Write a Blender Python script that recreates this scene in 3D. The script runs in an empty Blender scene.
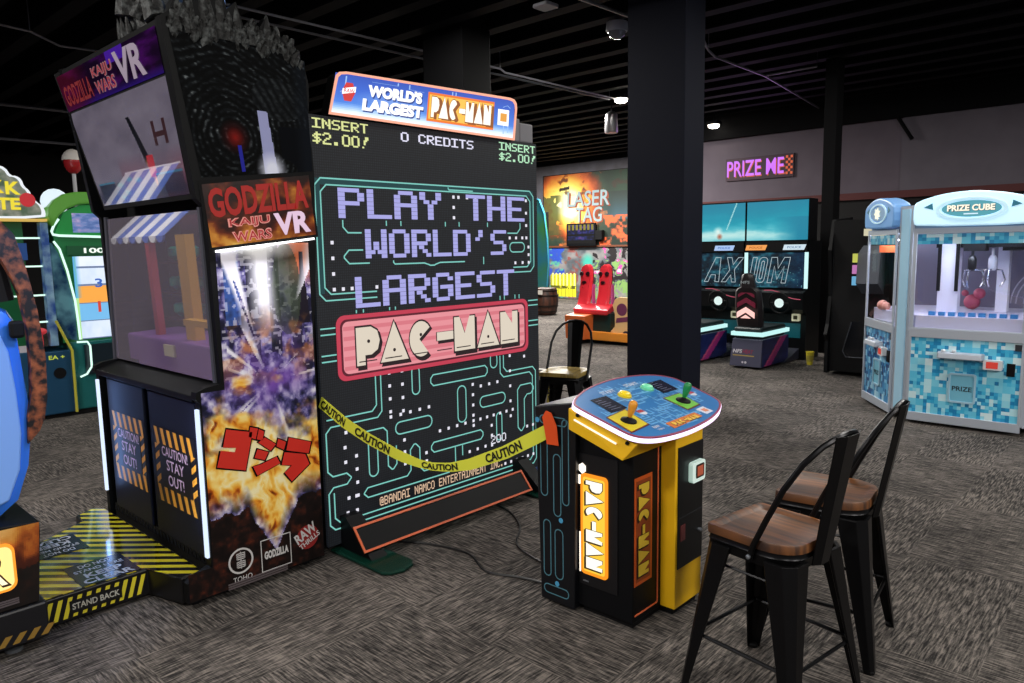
import bpy, bmesh, math, random
import numpy as np
from math import sin, cos, pi, radians, hypot
from mathutils import Vector, Matrix
SC = bpy.context.scene
COL = SC.collection
random.seed(7)

# ------------------------------------------------------------------ colour and materials
def lin1(c): return c / 12.92 if c <= 0.04045 else ((c + 0.055) / 1.055) ** 2.4
def lin(c):
    if isinstance(c, str):
        c = [int(c[i:i + 2], 16) / 255 for i in (0, 2, 4)]
    return tuple(lin1(x) for x in c[:3]) + (1.0,)
def linA(a):
    a = np.clip(a, 0, 1)
    return np.where(a <= 0.04045, a / 12.92, ((a + 0.055) / 1.055) ** 2.4)

MATS = {}
def mat(name, color='808080', rough=0.5, metal=0.0, emit=None, es=1.0, spec=0.5, coat=0.0):
    if name in MATS: return MATS[name]
    m = bpy.data.materials.new(name); m.use_nodes = True
    b = m.node_tree.nodes['Principled BSDF']
    b.inputs['Base Color'].default_value = lin(color)
    b.inputs['Roughness'].default_value = rough
    b.inputs['Metallic'].default_value = metal
    b.inputs['Specular IOR Level'].default_value = spec
    b.inputs['Coat Weight'].default_value = coat
    if emit:
        b.inputs['Emission Color'].default_value = lin(emit)
        b.inputs['Emission Strength'].default_value = es
    MATS[name] = m
    return m
def noisy(name, c1, c2, scale=8.0, rough=0.5, metal=0.0, stretch=(1, 1, 1), detail=4, lo=0.35, hi=0.65, spec=0.5, bump=0.0):
    """two-tone procedural surface"""
    if name in MATS: return MATS[name]
    m = bpy.data.materials.new(name); m.use_nodes = True
    N = m.node_tree.nodes; L = m.node_tree.links; b = N['Principled BSDF']
    tc = N.new('ShaderNodeTexCoord'); mp = N.new('ShaderNodeMapping'); mp.inputs['Scale'].default_value = stretch
    nz = N.new('ShaderNodeTexNoise'); nz.inputs['Scale'].default_value = scale; nz.inputs['Detail'].default_value = detail
    cr = N.new('ShaderNodeValToRGB')
    cr.color_ramp.elements[0].position = lo; cr.color_ramp.elements[0].color = lin(c1)
    cr.color_ramp.elements[1].position = hi; cr.color_ramp.elements[1].color = lin(c2)
    L.new(tc.outputs['Object'], mp.inputs['Vector']); L.new(mp.outputs[0], nz.inputs['Vector'])
    L.new(nz.outputs['Fac'], cr.inputs[0]); L.new(cr.outputs[0], b.inputs['Base Color'])
    b.inputs['Roughness'].default_value = rough; b.inputs['Metallic'].default_value = metal
    b.inputs['Specular IOR Level'].default_value = spec
    if bump:
        bp = N.new('ShaderNodeBump'); bp.inputs['Strength'].default_value = bump; bp.inputs['Distance'].default_value = 0.01
        L.new(nz.outputs['Fac'], bp.inputs['Height']); L.new(bp.outputs[0], b.inputs['Normal'])
    MATS[name] = m
    return m
def glow(name, color, s=1.0):
    return mat(name, '101010', 0.6, 0, color, s)
def artmat(name, emit=0.0, rough=0.5, base=1.0, spec=0.5):
    """printed or shown artwork: colours come from the mesh's colour attribute"""
    if name in MATS: return MATS[name]
    m = bpy.data.materials.new(name); m.use_nodes = True
    N = m.node_tree.nodes; L = m.node_tree.links; b = N['Principled BSDF']
    at = N.new('ShaderNodeVertexColor'); at.layer_name = 'Col'
    if base > 0:
        if base < 1:
            mx = N.new('ShaderNodeMix'); mx.data_type = 'RGBA'; mx.blend_type = 'MULTIPLY'; mx.inputs[0].default_value = 1
            mx.inputs[7].default_value = (base, base, base, 1)
            L.new(at.outputs[0], mx.inputs[6]); L.new(mx.outputs[2], b.inputs['Base Color'])
        else:
            L.new(at.outputs[0], b.inputs['Base Color'])
    else:
        b.inputs['Base Color'].default_value = (0.01, 0.01, 0.01, 1)
    if emit > 0:
        L.new(at.outputs[0], b.inputs['Emission Color']); b.inputs['Emission Strength'].default_value = emit
    b.inputs['Roughness'].default_value = rough; b.inputs['Specular IOR Level'].default_value = spec
    MATS[name] = m
    return m
def glassmat(name, tint=(1, 1, 1), refl=0.08, rough=0.01, diffuse=None, dmix=0.0):
    """window pane: clear, with a share of mirror reflection and optionally a painted haze"""
    if name in MATS: return MATS[name]
    m = bpy.data.materials.new(name); m.use_nodes = True
    N = m.node_tree.nodes; L = m.node_tree.links
    N.remove(N['Principled BSDF']); out = N['Material Output']
    t = N.new('ShaderNodeBsdfTransparent'); t.inputs[0].default_value = (*tint, 1)
    g = N.new('ShaderNodeBsdfGlossy'); g.inputs['Roughness'].default_value = rough
    mx = N.new('ShaderNodeMixShader'); mx.inputs[0].default_value = refl
    L.new(t.outputs[0], mx.inputs[1]); L.new(g.outputs[0], mx.inputs[2]); last = mx
    if diffuse:
        d = N.new('ShaderNodeBsdfDiffuse'); d.inputs[0].default_value = lin(diffuse)
        m2 = N.new('ShaderNodeMixShader'); m2.inputs[0].default_value = dmix
        L.new(last.outputs[0], m2.inputs[1]); L.new(d.outputs[0], m2.inputs[2]); last = m2
    L.new(last.outputs[0], out.inputs['Surface'])
    MATS[name] = m
    return m

# ------------------------------------------------------------------ geometry helpers
class Fr:
    """a plane in the place: origin, right, up; normal = right x up"""
    def __init__(s, o, r, v):
        s.o = Vector(o); s.r = Vector(r).normalized(); s.v = Vector(v).normalized(); s.n = s.r.cross(s.v)
    def __call__(s, u, w, d=0.0): return s.o + s.r * u + s.v * w + s.n * d
def FX(x): return Fr((x, 0, 0), (0, 1, 0), (0, 0, 1))      # faces +X ; u = y, w = z
def FY(y): return Fr((0, y, 0), (1, 0, 0), (0, 0, 1))      # faces -Y ; u = x, w = z
def FZ(z): return Fr((0, 0, z), (1, 0, 0), (0, 1, 0))      # faces up

class MB:
    def __init__(s): s.v = []; s.f = []
    def add(s, vs, fs):
        k = len(s.v); s.v += [tuple(p) for p in vs]; s.f += [tuple(i + k for i in q) for q in fs]; return s
    def box(s, x0, x1, y0, y1, z0, z1):
        return s.add([(x0, y0, z0), (x1, y0, z0), (x1, y1, z0), (x0, y1, z0), (x0, y0, z1), (x1, y0, z1), (x1, y1, z1), (x0, y1, z1)],
                     [(0, 3, 2, 1), (4, 5, 6, 7), (0, 1, 5, 4), (1, 2, 6, 5), (2, 3, 7, 6), (3, 0, 4, 7)])
    def fbox(s, F, u0, u1, w0, w1, d0, d1):
        P = [F(u, w, d) for d in (d0, d1) for (u, w) in ((u0, w0), (u1, w0), (u1, w1), (u0, w1))]
        return s.add(P, [(0, 3, 2, 1), (4, 5, 6, 7), (0, 1, 5, 4), (1, 2, 6, 5), (2, 3, 7, 6), (3, 0, 4, 7)])
    def poly(s, F, pts, d0, d1):
        """closed outline extruded from d0 to d1 along the normal (d0 < d1)"""
        n = len(pts); a = sum(pts[i][0] * pts[(i + 1) % n][1] - pts[(i + 1) % n][0] * pts[i][1] for i in range(n))
        if a < 0: pts = pts[::-1]
        if d1 - d0 < 1e-6:
            return s.add([F(u, w, d0) for u, w in pts], [tuple(range(n))])
        vs = [F(u, w, d0) for u, w in pts] + [F(u, w, d1) for u, w in pts]
        fs = [tuple(range(n - 1, -1, -1)), tuple(range(n, 2 * n))] + [(i, (i + 1) % n, n + (i + 1) % n, n + i) for i in range(n)]
        return s.add(vs, fs)
    def ring(s, F, outer, inner, d0, d1):
        """frame between two outlines with the same number of points"""
        n = len(outer); vs = []
        for d in (d0, d1):
            vs += [F(u, w, d) for u, w in outer] + [F(u, w, d) for u, w in inner]
        fs = []
        for i in range(n):
            j = (i + 1) % n
            fs += [(2 * n + i, 2 * n + j, 3 * n + j, 3 * n + i), (i, n + i, n + j, j), (i, j, 2 * n + j, 2 * n + i), (n + i, 3 * n + i, 3 * n + j, n + j)]
        return s.add(vs, fs)
    def ribbon(s, F, pts, wd, d=0.001, closed=False):
        """thin line of width wd drawn on a plane"""
        n = len(pts); P = [Vector(p) for p in pts]; L = []; R = []
        for i in range(n):
            a = P[i - 1] if (i > 0 or closed) else P[i]; b = P[(i + 1) % n] if (i < n - 1 or closed) else P[i]
            if closed or 0 < i < n - 1:
                t1 = (P[i] - a).normalized(); t2 = (b - P[i]).normalized(); t = (t1 + t2)
                t = t.normalized() if t.length > 1e-6 else t1
                k = 1 / max(0.5, t.dot(t1))
            else:
                t = (b - a).normalized(); k = 1
            m = Vector((-t.y, t.x)) * wd / 2 * k
            L.append(P[i] + m); R.append(P[i] - m)
        vs = [F(q.x, q.y, d) for q in L] + [F(q.x, q.y, d) for q in R]
        fs = [(n + i, n + (i + 1) % n, (i + 1) % n, i) for i in range(n if closed else n - 1)]
        return s.add(vs, fs)
    def disc(s, F, u, w, r, d0=0.0, d1=0.0, n=20, ru=None):
        ru = ru or r
        return s.poly(F, [(u + ru * cos(2 * pi * i / n), w + r * sin(2 * pi * i / n)) for i in range(n)], d0, d1)
    def tube(s, pts, r, n=8, closed=False, cap=True, flat=None):
        """round bar along points; r may be a list; flat=(a,b) scales the section"""
        P = [Vector(p) for p in pts]; m = len(P); rs = r if isinstance(r, (list, tuple)) else [r] * m
        vs = []; up = None
        for i in range(m):
            a = P[i - 1] if (i > 0 or closed) else P[i]; b = P[(i + 1) % m] if (i < m - 1 or closed) else P[i]
            t = (b - a).normalized()
            if up is None:
                up = Vector((0, 0, 1)) if abs(t.z) < 0.9 else Vector((1, 0, 0))
            x = t.cross(up)
            if x.length < 1e-4: x = t.orthogonal()
            x.normalize(); y = x.cross(t); up = y
            fa, fb = flat or (1, 1)
            vs += [P[i] + x * cos(2 * pi * k / n) * rs[i] * fa + y * sin(2 * pi * k / n) * rs[i] * fb for k in range(n)]
        fs = []
        for i in range(m if closed else m - 1):
            j = (i + 1) % m
            fs += [(i * n + k, i * n + (k + 1) % n, j * n + (k + 1) % n, j * n + k) for k in range(n)]
        if cap and not closed:
            fs += [tuple(range(n - 1, -1, -1)), tuple((m - 1) * n + k for k in range(n))]
        return s.add(vs, fs)
    def lathe(s, prof, c=(0, 0, 0), n=20, axis=None):
        """profile of (radius, height) turned about z (or about axis=(x,y,z))"""
        A = Vector(axis).normalized() if axis else Vector((0, 0, 1)); q = Vector((0, 0, 1)).rotation_difference(A)
        vs = []; c = Vector(c)
        for (r, h) in prof:
            vs += [c + q @ Vector((r * cos(2 * pi * k / n), r * sin(2 * pi * k / n), h)) for k in range(n)]
        fs = []
        for i in range(len(prof) - 1):
            fs += [(i * n + k, i * n + (k + 1) % n, (i + 1) * n + (k + 1) % n, (i + 1) * n + k) for k in range(n)]
        fs += [tuple(range(n - 1, -1, -1)), tuple((len(prof) - 1) * n + k for k in range(n))]
        return s.add(vs, fs)
    def ball(s, c, r, n=14, sc=(1, 1, 1)):
        pr = [(max(1e-4, r * sin(pi * i / 8)), -r * cos(pi * i / 8)) for i in range(9)]
        k = len(s.v); s.lathe(pr, (0, 0, 0), n)
        for i in range(k, len(s.v)):
            p = s.v[i]; s.v[i] = (c[0] + p[0] * sc[0], c[1] + p[1] * sc[1], c[2] + p[2] * sc[2])
        return s
    def hull(s, A, B):
        """two loops of the same length joined: lofted solid"""
        n = len(A)
        return s.add(list(A) + list(B), [tuple(range(n - 1, -1, -1)), tuple(range(n, 2 * n))] + [(i, (i + 1) % n, n + (i + 1) % n, n + i) for i in range(n)])
    def loft(s, loops):
        n = len(loops[0]); vs = [p for l in loops for p in l]; fs = []
        for i in range(len(loops) - 1):
            fs += [(i * n + k, i * n + (k + 1) % n, (i + 1) * n + (k + 1) % n, (i + 1) * n + k) for k in range(n)]
        fs += [tuple(range(n - 1, -1, -1)), tuple((len(loops) - 1) * n + k for k in range(n))]
        return s.add(vs, fs)

def rr(x0, y0, x1, y1, r, n=5):
    P = []
    for cx, cy, a in ((x1 - r, y1 - r, 0), (x0 + r, y1 - r, 90), (x0 + r, y0 + r, 180), (x1 - r, y0 + r, 270)):
        P += [(cx + r * cos(radians(a + 90 * i / n)), cy + r * sin(radians(a + 90 * i / n))) for i in range(n + 1)]
    return P

ORG = {}
def origin(o): return ORG.get(o.name, Vector((0, 0, 0)))
def obj(name, mb, m, parent=None, smooth=False, bevel=0.0, seg=2, fix=True):
    me = bpy.data.meshes.new(name)
    og = origin(parent) if parent else Vector((0, 0, 0))
    me.from_pydata([tuple(Vector(p) - og) for p in mb.v], [], mb.f)
    if fix:
        bm = bmesh.new(); bm.from_mesh(me); bmesh.ops.recalc_face_normals(bm, faces=bm.faces); bm.to_mesh(me); bm.free()
    me.materials.append(m)
    o = bpy.data.objects.new(name, me); COL.objects.link(o)
    if parent: o.parent = parent
    ORG[o.name] = og
    if smooth:
        me.polygons.foreach_set('use_smooth', [True] * len(me.polygons))
        try: me.set_sharp_from_angle(angle=radians(40))
        except Exception: pass
    if bevel:
        b = o.modifiers.new('edges', 'BEVEL'); b.width = bevel; b.segments = seg; b.limit_method = 'ANGLE'; b.angle_limit = radians(40)
    return o
def tag(o, label=None, cat=None, group=None, kind=None):
    if label: o['label'] = label
    if cat: o['category'] = cat
    if group: o['group'] = group
    if kind: o['kind'] = kind
    return o
def thing(name, loc, label, cat, group=None):
    o = bpy.data.objects.new(name, None); COL.objects.link(o); o.location = loc; o.empty_display_size = 0.1
    ORG[o.name] = Vector(loc)
    return tag(o, label, cat, group)
def copy_thing(r, loc, rz=0, label=None):
    c = r.copy(); COL.objects.link(c); c.location = loc; c.rotation_euler = (0, 0, rz)
    if label: c['label'] = label
    for ch in r.children:
        d = ch.copy(); COL.objects.link(d); d.parent = c
        for g in ch.children:
            e = g.copy(); COL.objects.link(e); e.parent = d
    return c

# ------------------------------------------------------------------ lettering
_TX = {}
def _glyphs(s, bold):
    k = (s, bold)
    if k not in _TX:
        cu = bpy.data.curves.new('t', 'FONT'); cu.body = s; cu.resolution_u = 3; cu.offset = bold; cu.fill_mode = 'FRONT'
        o = bpy.data.objects.new('t', cu); COL.objects.link(o)
        dg = bpy.context.evaluated_depsgraph_get(); me = bpy.data.meshes.new_from_object(o.evaluated_get(dg))
        V = [(v.co.x, v.co.y) for v in me.vertices]; Fc = [tuple(p.vertices) for p in me.polygons]
        bpy.data.objects.remove(o); bpy.data.curves.remove(cu); bpy.data.meshes.remove(me)
        _TX[k] = (V, Fc)
    return _TX[k]
def txt(mb, s, F, x, y, w, h, d=0.002, bold=0.0, slant=0.0):
    V, Fc = _glyphs(s, bold) if s else ((), ())
    if not V: return mb
    xs = [v[0] for v in V]; ys = [v[1] for v in V]; x0, x1, y0, y1 = min(xs), max(xs), min(ys), max(ys)
    sx = w / max(1e-6, x1 - x0); sy = h / max(1e-6, y1 - y0)
    return mb.add([F(x + (a - x0) * sx + slant * (b - y0) * sy, y + (b - y0) * sy, d) for a, b in V], Fc)
PIX = {
 'P': '11110 10001 10001 11110 10000 10000 10000', 'L': '10000 10000 10000 10000 10000 10000 11111', 'A': '01110 10001 10001 11111 10001 10001 10001',
 'Y': '10001 10001 01010 00100 00100 00100 00100', 'T': '11111 00100 00100 00100 00100 00100 00100', 'H': '10001 10001 10001 11111 10001 10001 10001',
 'E': '11111 10000 10000 11110 10000 10000 11111', 'W': '10001 10001 10001 10101 10101 11011 10001', 'O': '01110 10001 10001 10001 10001 10001 01110',
 'R': '11110 10001 10001 11110 10100 10010 10001', 'D': '11110 10001 10001 10001 10001 10001 11110', "'": '00100 00100 01000 00000 00000 00000 00000',
 'S': '01111 10000 10000 01110 00001 00001 11110', 'G': '01110 10001 10000 10111 10001 10001 01110', 'I': '11111 00100 00100 00100 00100 00100 11111',
 'N': '10001 11001 10101 10101 10011 10001 10001', 'C': '01110 10001 10000 10000 10000 10001 01110', '$': '00100 01111 10100 01110 00101 11110 00100',
 '2': '01110 10001 00001 00110 01000 10000 11111', '.': '00000 00000 00000 00000 00000 01100 01100', '0': '01110 10001 10001 10001 10001 10001 01110',
 '!': '00011 00011 00110 00100 00100 00000 01000', 'B': '11110 10001 10001 11110 10001 10001 11110', 'M': '10001 11011 10101 10101 10001 10001 10001',
 '@': '01110 10001 10111 10101 10111 10000 01111', 'K': '10001 10010 10100 11000 10100 10010 10001', 'V': '10001 10001 10001 10001 10001 01010 00100',
 'J': '00111 00010 00010 00010 00010 10010 01100', 'U': '10001 10001 10001 10001 10001 10001 01110', '1': '00100 01100 00100 00100 00100 00100 01110',
 '3': '11110 00001 00001 01110 00001 00001 11110', ' ': '00000 ' * 7}
def ptxt(mb, s, F, x, y, w, h, d=0.002, gap=0.0, fat=0.0):
    """dot-matrix lettering filling the box x,y,w,h"""
    n = len(s); cw = w / (n * 6 - 1); ch = h / 7
    for i, c in enumerate(s):
        rows = PIX[c].split()
        for r, row in enumerate(rows):
            k = 0
            while k < 5:
                if row[k] == '1':
                    e = k
                    while e < 5 and row[e] == '1': e += 1
                    u0 = x + (i * 6 + k) * cw; w0 = y + (6 - r) * ch
                    mb.add([F(u0, w0, d), F(u0 + (e - k + fat) * cw, w0, d), F(u0 + (e - k + fat) * cw, w0 + ch * (1 - gap), d), F(u0, w0 + ch * (1 - gap), d)], [(0, 1, 2, 3)])
                    k = e
                else: k += 1
    return mb
# fat logo letters of the maze game's name plate, on a unit cell
LOGO = {
 'P': [[(0, 0), (.34, 0), (.34, .26), (.6, .26), (.86, .38), (.95, .62), (.86, .88), (.6, 1), (0, 1)]],
 'A': [[(-.1, 0), (1.1, 0), (.5, 1.08)]],
 'C': [[(.5 + .52 * cos(radians(a)), .5 + .5 * sin(radians(a))) for a in range(38, 323, 15)] + [(.42, .5)]],
 '-': [[(.1, .38), (.9, .38), (.9, .62), (.1, .62)]],
 'M': [[(0, 0), (1.05, 0), (1.05, 1), (.78, 1), (.52, .5), (.27, 1), (0, 1)]],
 'N': [[(0, 0), (1, 0), (1, 1), (.68, 1), (.68, .62), (.3, 1), (0, 1)]]}
LOGO_ADV = {'P': 1.0, 'A': 1.12, 'C': 1.08, '-': .9, 'M': 1.2, 'N': 1.12}
def logo(face, edge, F, x, y, w, h, d=0.002, sh=0.06, inner=None):
    s = 'PAC-MAN'; tot = sum(LOGO_ADV[c] for c in s); cw = w / tot; u = x
    for c in s:
        for pl in LOGO[c]:
            q = [(u + (a * .94 + .04) * cw, y + b * h) for a, b in pl]
            if edge is not None:
                g = [(a + sh * h * 1.1, b - sh * h * 1.4) for a, b in q]
                cx = sum(a for a, b in q) / len(q); cy = sum(b for a, b in q) / len(q)
                edge.poly(F, [(cx + (a - cx) * 1.09, cy + (b - cy) * 1.09) for a, b in g], d, d)
                edge.poly(F, [(cx + (a - cx) * 1.1, cy + (b - cy) * 1.1) for a, b in q], d + .0004, d + .0004)
            face.poly(F, q, d + .001, d + .001)
            if inner is not None and c in 'APC':
                inner.disc(F, u + (.5 if c != 'P' else .5) * cw, y + (.3 if c == 'A' else .62) * h, .05 * h, d + .002, d + .002, 8)
            if inner is not None:
                inner.ribbon(F, [(u + .12 * cw, y + .1 * h), (u + .8 * cw, y + .1 * h)], .03 * h, d + .002)
        u += LOGO_ADV[c] * cw
# ------------------------------------------------------------------ artwork grids
def vnoise(x, y, seed=0):
    xi = np.floor(x).astype(np.int64); yi = np.floor(y).astype(np.int64); xf = x - xi; yf = y - yi
    u = xf * xf * (3 - 2 * xf); v = yf * yf * (3 - 2 * yf)
    def hsh(a, b):
        n = (a * 374761393 + b * 668265263 + seed * 974711) & 0x7fffffff
        n = ((n ^ (n >> 13)) * 1274126177) & 0x7fffffff
        return ((n ^ (n >> 16)) & 0xffff) / 65535.0
    return (hsh(xi, yi) * (1 - u) + hsh(xi + 1, yi) * u) * (1 - v) + (hsh(xi, yi + 1) * (1 - u) + hsh(xi + 1, yi + 1) * u) * v
def fbm(x, y, seed=0, o=4):
    t = 0; a = .5; s = 0
    for i in range(o):
        t = t + a * vnoise(x * 2 ** i, y * 2 ** i, seed + i * 17); s += a; a *= .5
    return t / s
def ramp(t, stops):
    t = np.clip(t, 0, 1); ps = [p for p, c in stops]
    cs = [[int(c[i:i + 2], 16) / 255 for i in (0, 2, 4)] for p, c in stops]
    return np.stack([np.interp(t, ps, [c[k] for c in cs]) for k in range(3)], -1)
def hexc(c): return np.array([int(c[i:i + 2], 16) / 255 for i in (0, 2, 4)])
def over(base, col, a):
    a = np.clip(a, 0, 1)[..., None]; return base * (1 - a) + (hexc(col) if isinstance(col, str) else col) * a
def art(name, parent, corners, nx, ny, func, m):
    """bilinear patch over four corners BL,BR,TR,TL (world); func(s,t) -> sRGB"""
    A, B, C_, D = [np.array(c, float) for c in corners]
    s = np.linspace(0, 1, nx + 1); t = np.linspace(0, 1, ny + 1); S, T = np.meshgrid(s, t)
    P = (A[None, None] * ((1 - S) * (1 - T))[..., None] + B * (S * (1 - T))[..., None] + C_ * (S * T)[..., None] + D * ((1 - S) * T)[..., None]).reshape(-1, 3)
    og = np.array(origin(parent)) if parent else np.zeros(3)
    idx = np.arange((nx + 1) * (ny + 1)).reshape(ny + 1, nx + 1)
    Q = np.stack([idx[:-1, :-1], idx[:-1, 1:], idx[1:, 1:], idx[1:, :-1]], -1).reshape(-1, 4)
    me = bpy.data.meshes.new(name); me.from_pydata((P - og).tolist(), [], Q.tolist())
    Sc, Tc = np.meshgrid((s[:-1] + s[1:]) / 2, (t[:-1] + t[1:]) / 2)
    c = linA(func(Sc, Tc)).reshape(-1, 3)
    c4 = np.concatenate([np.repeat(c, 4, 0), np.ones((len(c) * 4, 1))], 1).astype(np.float32)
    ca = me.color_attributes.new('Col', 'FLOAT_COLOR', 'CORNER'); ca.data.foreach_set('color', c4.ravel())
    me.materials.append(m)
    o = bpy.data.objects.new(name, me); COL.objects.link(o)
    if parent: o.parent = parent
    ORG[o.name] = Vector(og)
    return o
def mirror_film(m, k, rough=.02):
    """glossy glass face over a shown picture"""
    m = m.copy(); N = m.node_tree.nodes; L = m.node_tree.links; out = N['Material Output']; b = N['Principled BSDF']
    g = N.new('ShaderNodeBsdfGlossy'); g.inputs['Roughness'].default_value = rough
    mx = N.new('ShaderNodeMixShader'); mx.inputs[0].default_value = k
    L.new(b.outputs[0], mx.inputs[1]); L.new(g.outputs[0], mx.inputs[2]); L.new(mx.outputs[0], out.inputs['Surface']); return m
def fquad(F, u0, w0, u1, w1, d=0.002): return [F(u0, w0, d), F(u1, w0, d), F(u1, w1, d), F(u0, w1, d)]

BLACK = mat('black_laminate', '08090c', .5, spec=.2)
BLACKM = mat('black_matte', '08080a', .7, spec=.25)
STEEL = mat('black_painted_steel', '17181b', .35, .4)
GREY = mat('brushed_silver', '9aa0a8', .35, .8)
WHITE = mat('white_plastic', 'd8dce2', .4)

# ================================================================== CAMERA
cam = bpy.data.cameras.new('camera'); co = bpy.data.objects.new('camera', cam); COL.objects.link(co)
cam.sensor_fit = 'HORIZONTAL'; cam.sensor_width = 36.0; cam.lens = 740.0 / 1024 * 36; cam.clip_start = 0.05; cam.clip_end = 100
yaw, pit, rol = radians(43), radians(7.25), .0175
Xc = Vector((cos(yaw), sin(yaw), 0)); Fh = Vector((-sin(yaw), cos(yaw), 0)); Zc = Vector((0, 0, 1))
Fw = cos(pit) * Fh - sin(pit) * Zc; Dn = -sin(pit) * Fh - cos(pit) * Zc
Xr = cos(rol) * Xc + sin(rol) * Dn; Dr = -sin(rol) * Xc + cos(rol) * Dn
R3 = Matrix((Xr, -Dr, -Fw)).transposed()
co.matrix_world = Matrix.Translation((0, 0, 1.6)) @ R3.to_4x4()
SC.camera = co
SC.view_settings.view_transform = 'Standard'; SC.view_settings.look = 'None'; SC.view_settings.gamma = 1; SC.view_settings.use_curve_mapping = False
SC.view_settings.exposure = 0.0
w = bpy.data.worlds.new('world'); SC.world = w; w.use_nodes = True
w.node_tree.nodes['Background'].inputs[0].default_value = (.9, .93, 1, 1); w.node_tree.nodes['Background'].inputs[1].default_value = 0.09

# ================================================================== SETTING
def carpet():
    m = bpy.data.materials.new('carpet_tiles'); m.use_nodes = True
    N = m.node_tree.nodes; L = m.node_tree.links; b = N['Principled BSDF']
    tc = N.new('ShaderNodeTexCoord')
    def mapped(sc):
        mp = N.new('ShaderNodeMapping'); mp.inputs['Scale'].default_value = sc; L.new(tc.outputs['Object'], mp.inputs[0]); return mp.outputs[0]
    def noise(vec, s, d=3, r=.6):
        n = N.new('ShaderNodeTexNoise'); n.inputs['Scale'].default_value = s; n.inputs['Detail'].default_value = d; n.inputs['Roughness'].default_value = r
        L.new(vec, n.inputs[0]); return n.outputs['Fac']
    a = noise(mapped((10, 115, 1)), 1.0); c = noise(mapped((115, 10, 1)), 1.0)
    ck = N.new('ShaderNodeTexChecker'); ck.inputs['Scale'].default_value = 1.0; L.new(mapped((2, 1, 0.001)), ck.inputs[0])
    mp = N.new('ShaderNodeMix'); mp.data_type = 'FLOAT'; cm = N.new('ShaderNodeMath'); cm.operation = 'MULTIPLY_ADD'; L.new(ck.outputs['Fac'], cm.inputs[0]); cm.inputs[1].default_value = .62; cm.inputs[2].default_value = .19; L.new(cm.outputs[0], mp.inputs[0]); L.new(a, mp.inputs[2]); L.new(c, mp.inputs[3])
    big = noise(mapped((1, 1, 1)), 1.6, 4)
    add = N.new('ShaderNodeMath'); add.operation = 'MULTIPLY_ADD'; L.new(big, add.inputs[0]); add.inputs[1].default_value = .25; L.new(mp.outputs[0], add.inputs[2])
    cr = N.new('ShaderNodeValToRGB'); E = cr.color_ramp.elements
    E[0].position = .53; E[0].color = lin('252322'); E[1].position = .74; E[1].color = lin('7c746e')
    e = E.new(.615); e.color = lin('4c4845'); e = E.new(.66); e.color = lin('5a5551')
    L.new(add.outputs[0], cr.inputs[0]); L.new(cr.outputs[0], b.inputs['Base Color'])
    b.inputs['Roughness'].default_value = .95; b.inputs['Specular IOR Level'].default_value = .15
    bp = N.new('ShaderNodeBump'); bp.inputs['Strength'].default_value = .35; bp.inputs['Distance'].default_value = .004
    L.new(mp.outputs[0], bp.inputs['Height']); L.new(bp.outputs[0], b.inputs['Normal'])
    return m
tag(obj('floor', MB().box(-22, 5, -6, 19, -.1, 0), carpet()), 'grey streaked carpet tile floor', kind='structure')
CEIL = mat('ceiling_black_paint', '08080b', .85, spec=.15)
tag(obj('ceiling', MB().box(-22, 5, -6, 19, 4.45, 4.55), CEIL), kind='structure')
JO = mat('joist_black_paint', '0a0a0e', .75, spec=.2)
y = 2.2
while y < 17.6:
    b = MB().box(-22, 5, y - .03, y + .03, 4.14, 4.45).box(-22, 5, y - .09, y + .09, 4.12, 4.15)
    tag(obj('ceiling_joist', b, JO), kind='structure'); y += .62
GW = noisy('mauve_grey_wall', '5e5560', '645b66', 3, .85)
BW = mat('black_wall_paint', '09090c', .8)
tag(obj('wall_back', MB().box(-9.0, -3.9, 14, 14.2, 2.45, 3.66), GW), kind='structure')
tag(obj('wall_back_right', MB().box(-3.9, 5, 13.96, 14.2, 2.45, 3.66), noisy('grey_wall', '605a64', '66606a', 3, .85)), kind='structure')
tag(obj('wall_back_lower', MB().box(-9.0, 5, 14, 14.2, 0, 2.33), BW), kind='structure')
tag(obj('trim_back', MB().box(-9.0, 5, 13.94, 14.2, 2.33, 2.45), mat('red_trim', '521516', .6)), kind='structure')
tag(obj('wall_back_soffit', MB().box(-9.0, 5, 13.9, 14.2, 3.66, 4.45), CEIL), kind='structure')
tag(obj('wall_return', MB().box(-9.2, -9.0, 14, 18.2, 0, 4.45), BW), kind='structure')
tag(obj('wall_far', MB().box(-22, -9.0, 17.8, 18, 0, 4.05), noisy('far_wall_grey', '57555a', '63616a', 3, .85)), kind='structure')
tag(obj('wall_far_soffit', MB().box(-22, -9.0, 17.7, 18, 4.05, 4.45), CEIL), kind='structure')
tag(obj('wall_left', MB().box(-22.1, -22, -6, 19, 0, 4.45), BW), kind='structure')
tag(obj('wall_side', MB().box(-22, 5, -6.1, -6, 0, 4.45), noisy('side_wall', '7c7686', '857f8e', 3, .85)), kind='structure')
NAVY = mat('navy_black_paint', '0f1220', .7, spec=.2)
tag(obj('column_1', MB().box(-4.40, -3.745, 6.5, 6.88, 0, 4.45), NAVY, bevel=.008), kind='structure')
tag(obj('column_2', MB().box(-7.02, -6.33, 6.05, 6.5, 0, 4.45), mat('black_column_paint', '060608', .8, spec=.15), bevel=.008), kind='structure')
tag(obj('column_3', MB().box(-4.05, -3.88, 10.85, 11.1, 0, 4.45), MATS['black_column_paint'], bevel=.006), kind='structure')
tag(obj('trim_pipe', MB().tube([(-3.72, 13.9, 3.28), (-3.95, 13.88, 3.66)], .03), CEIL), kind='structure')

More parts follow.
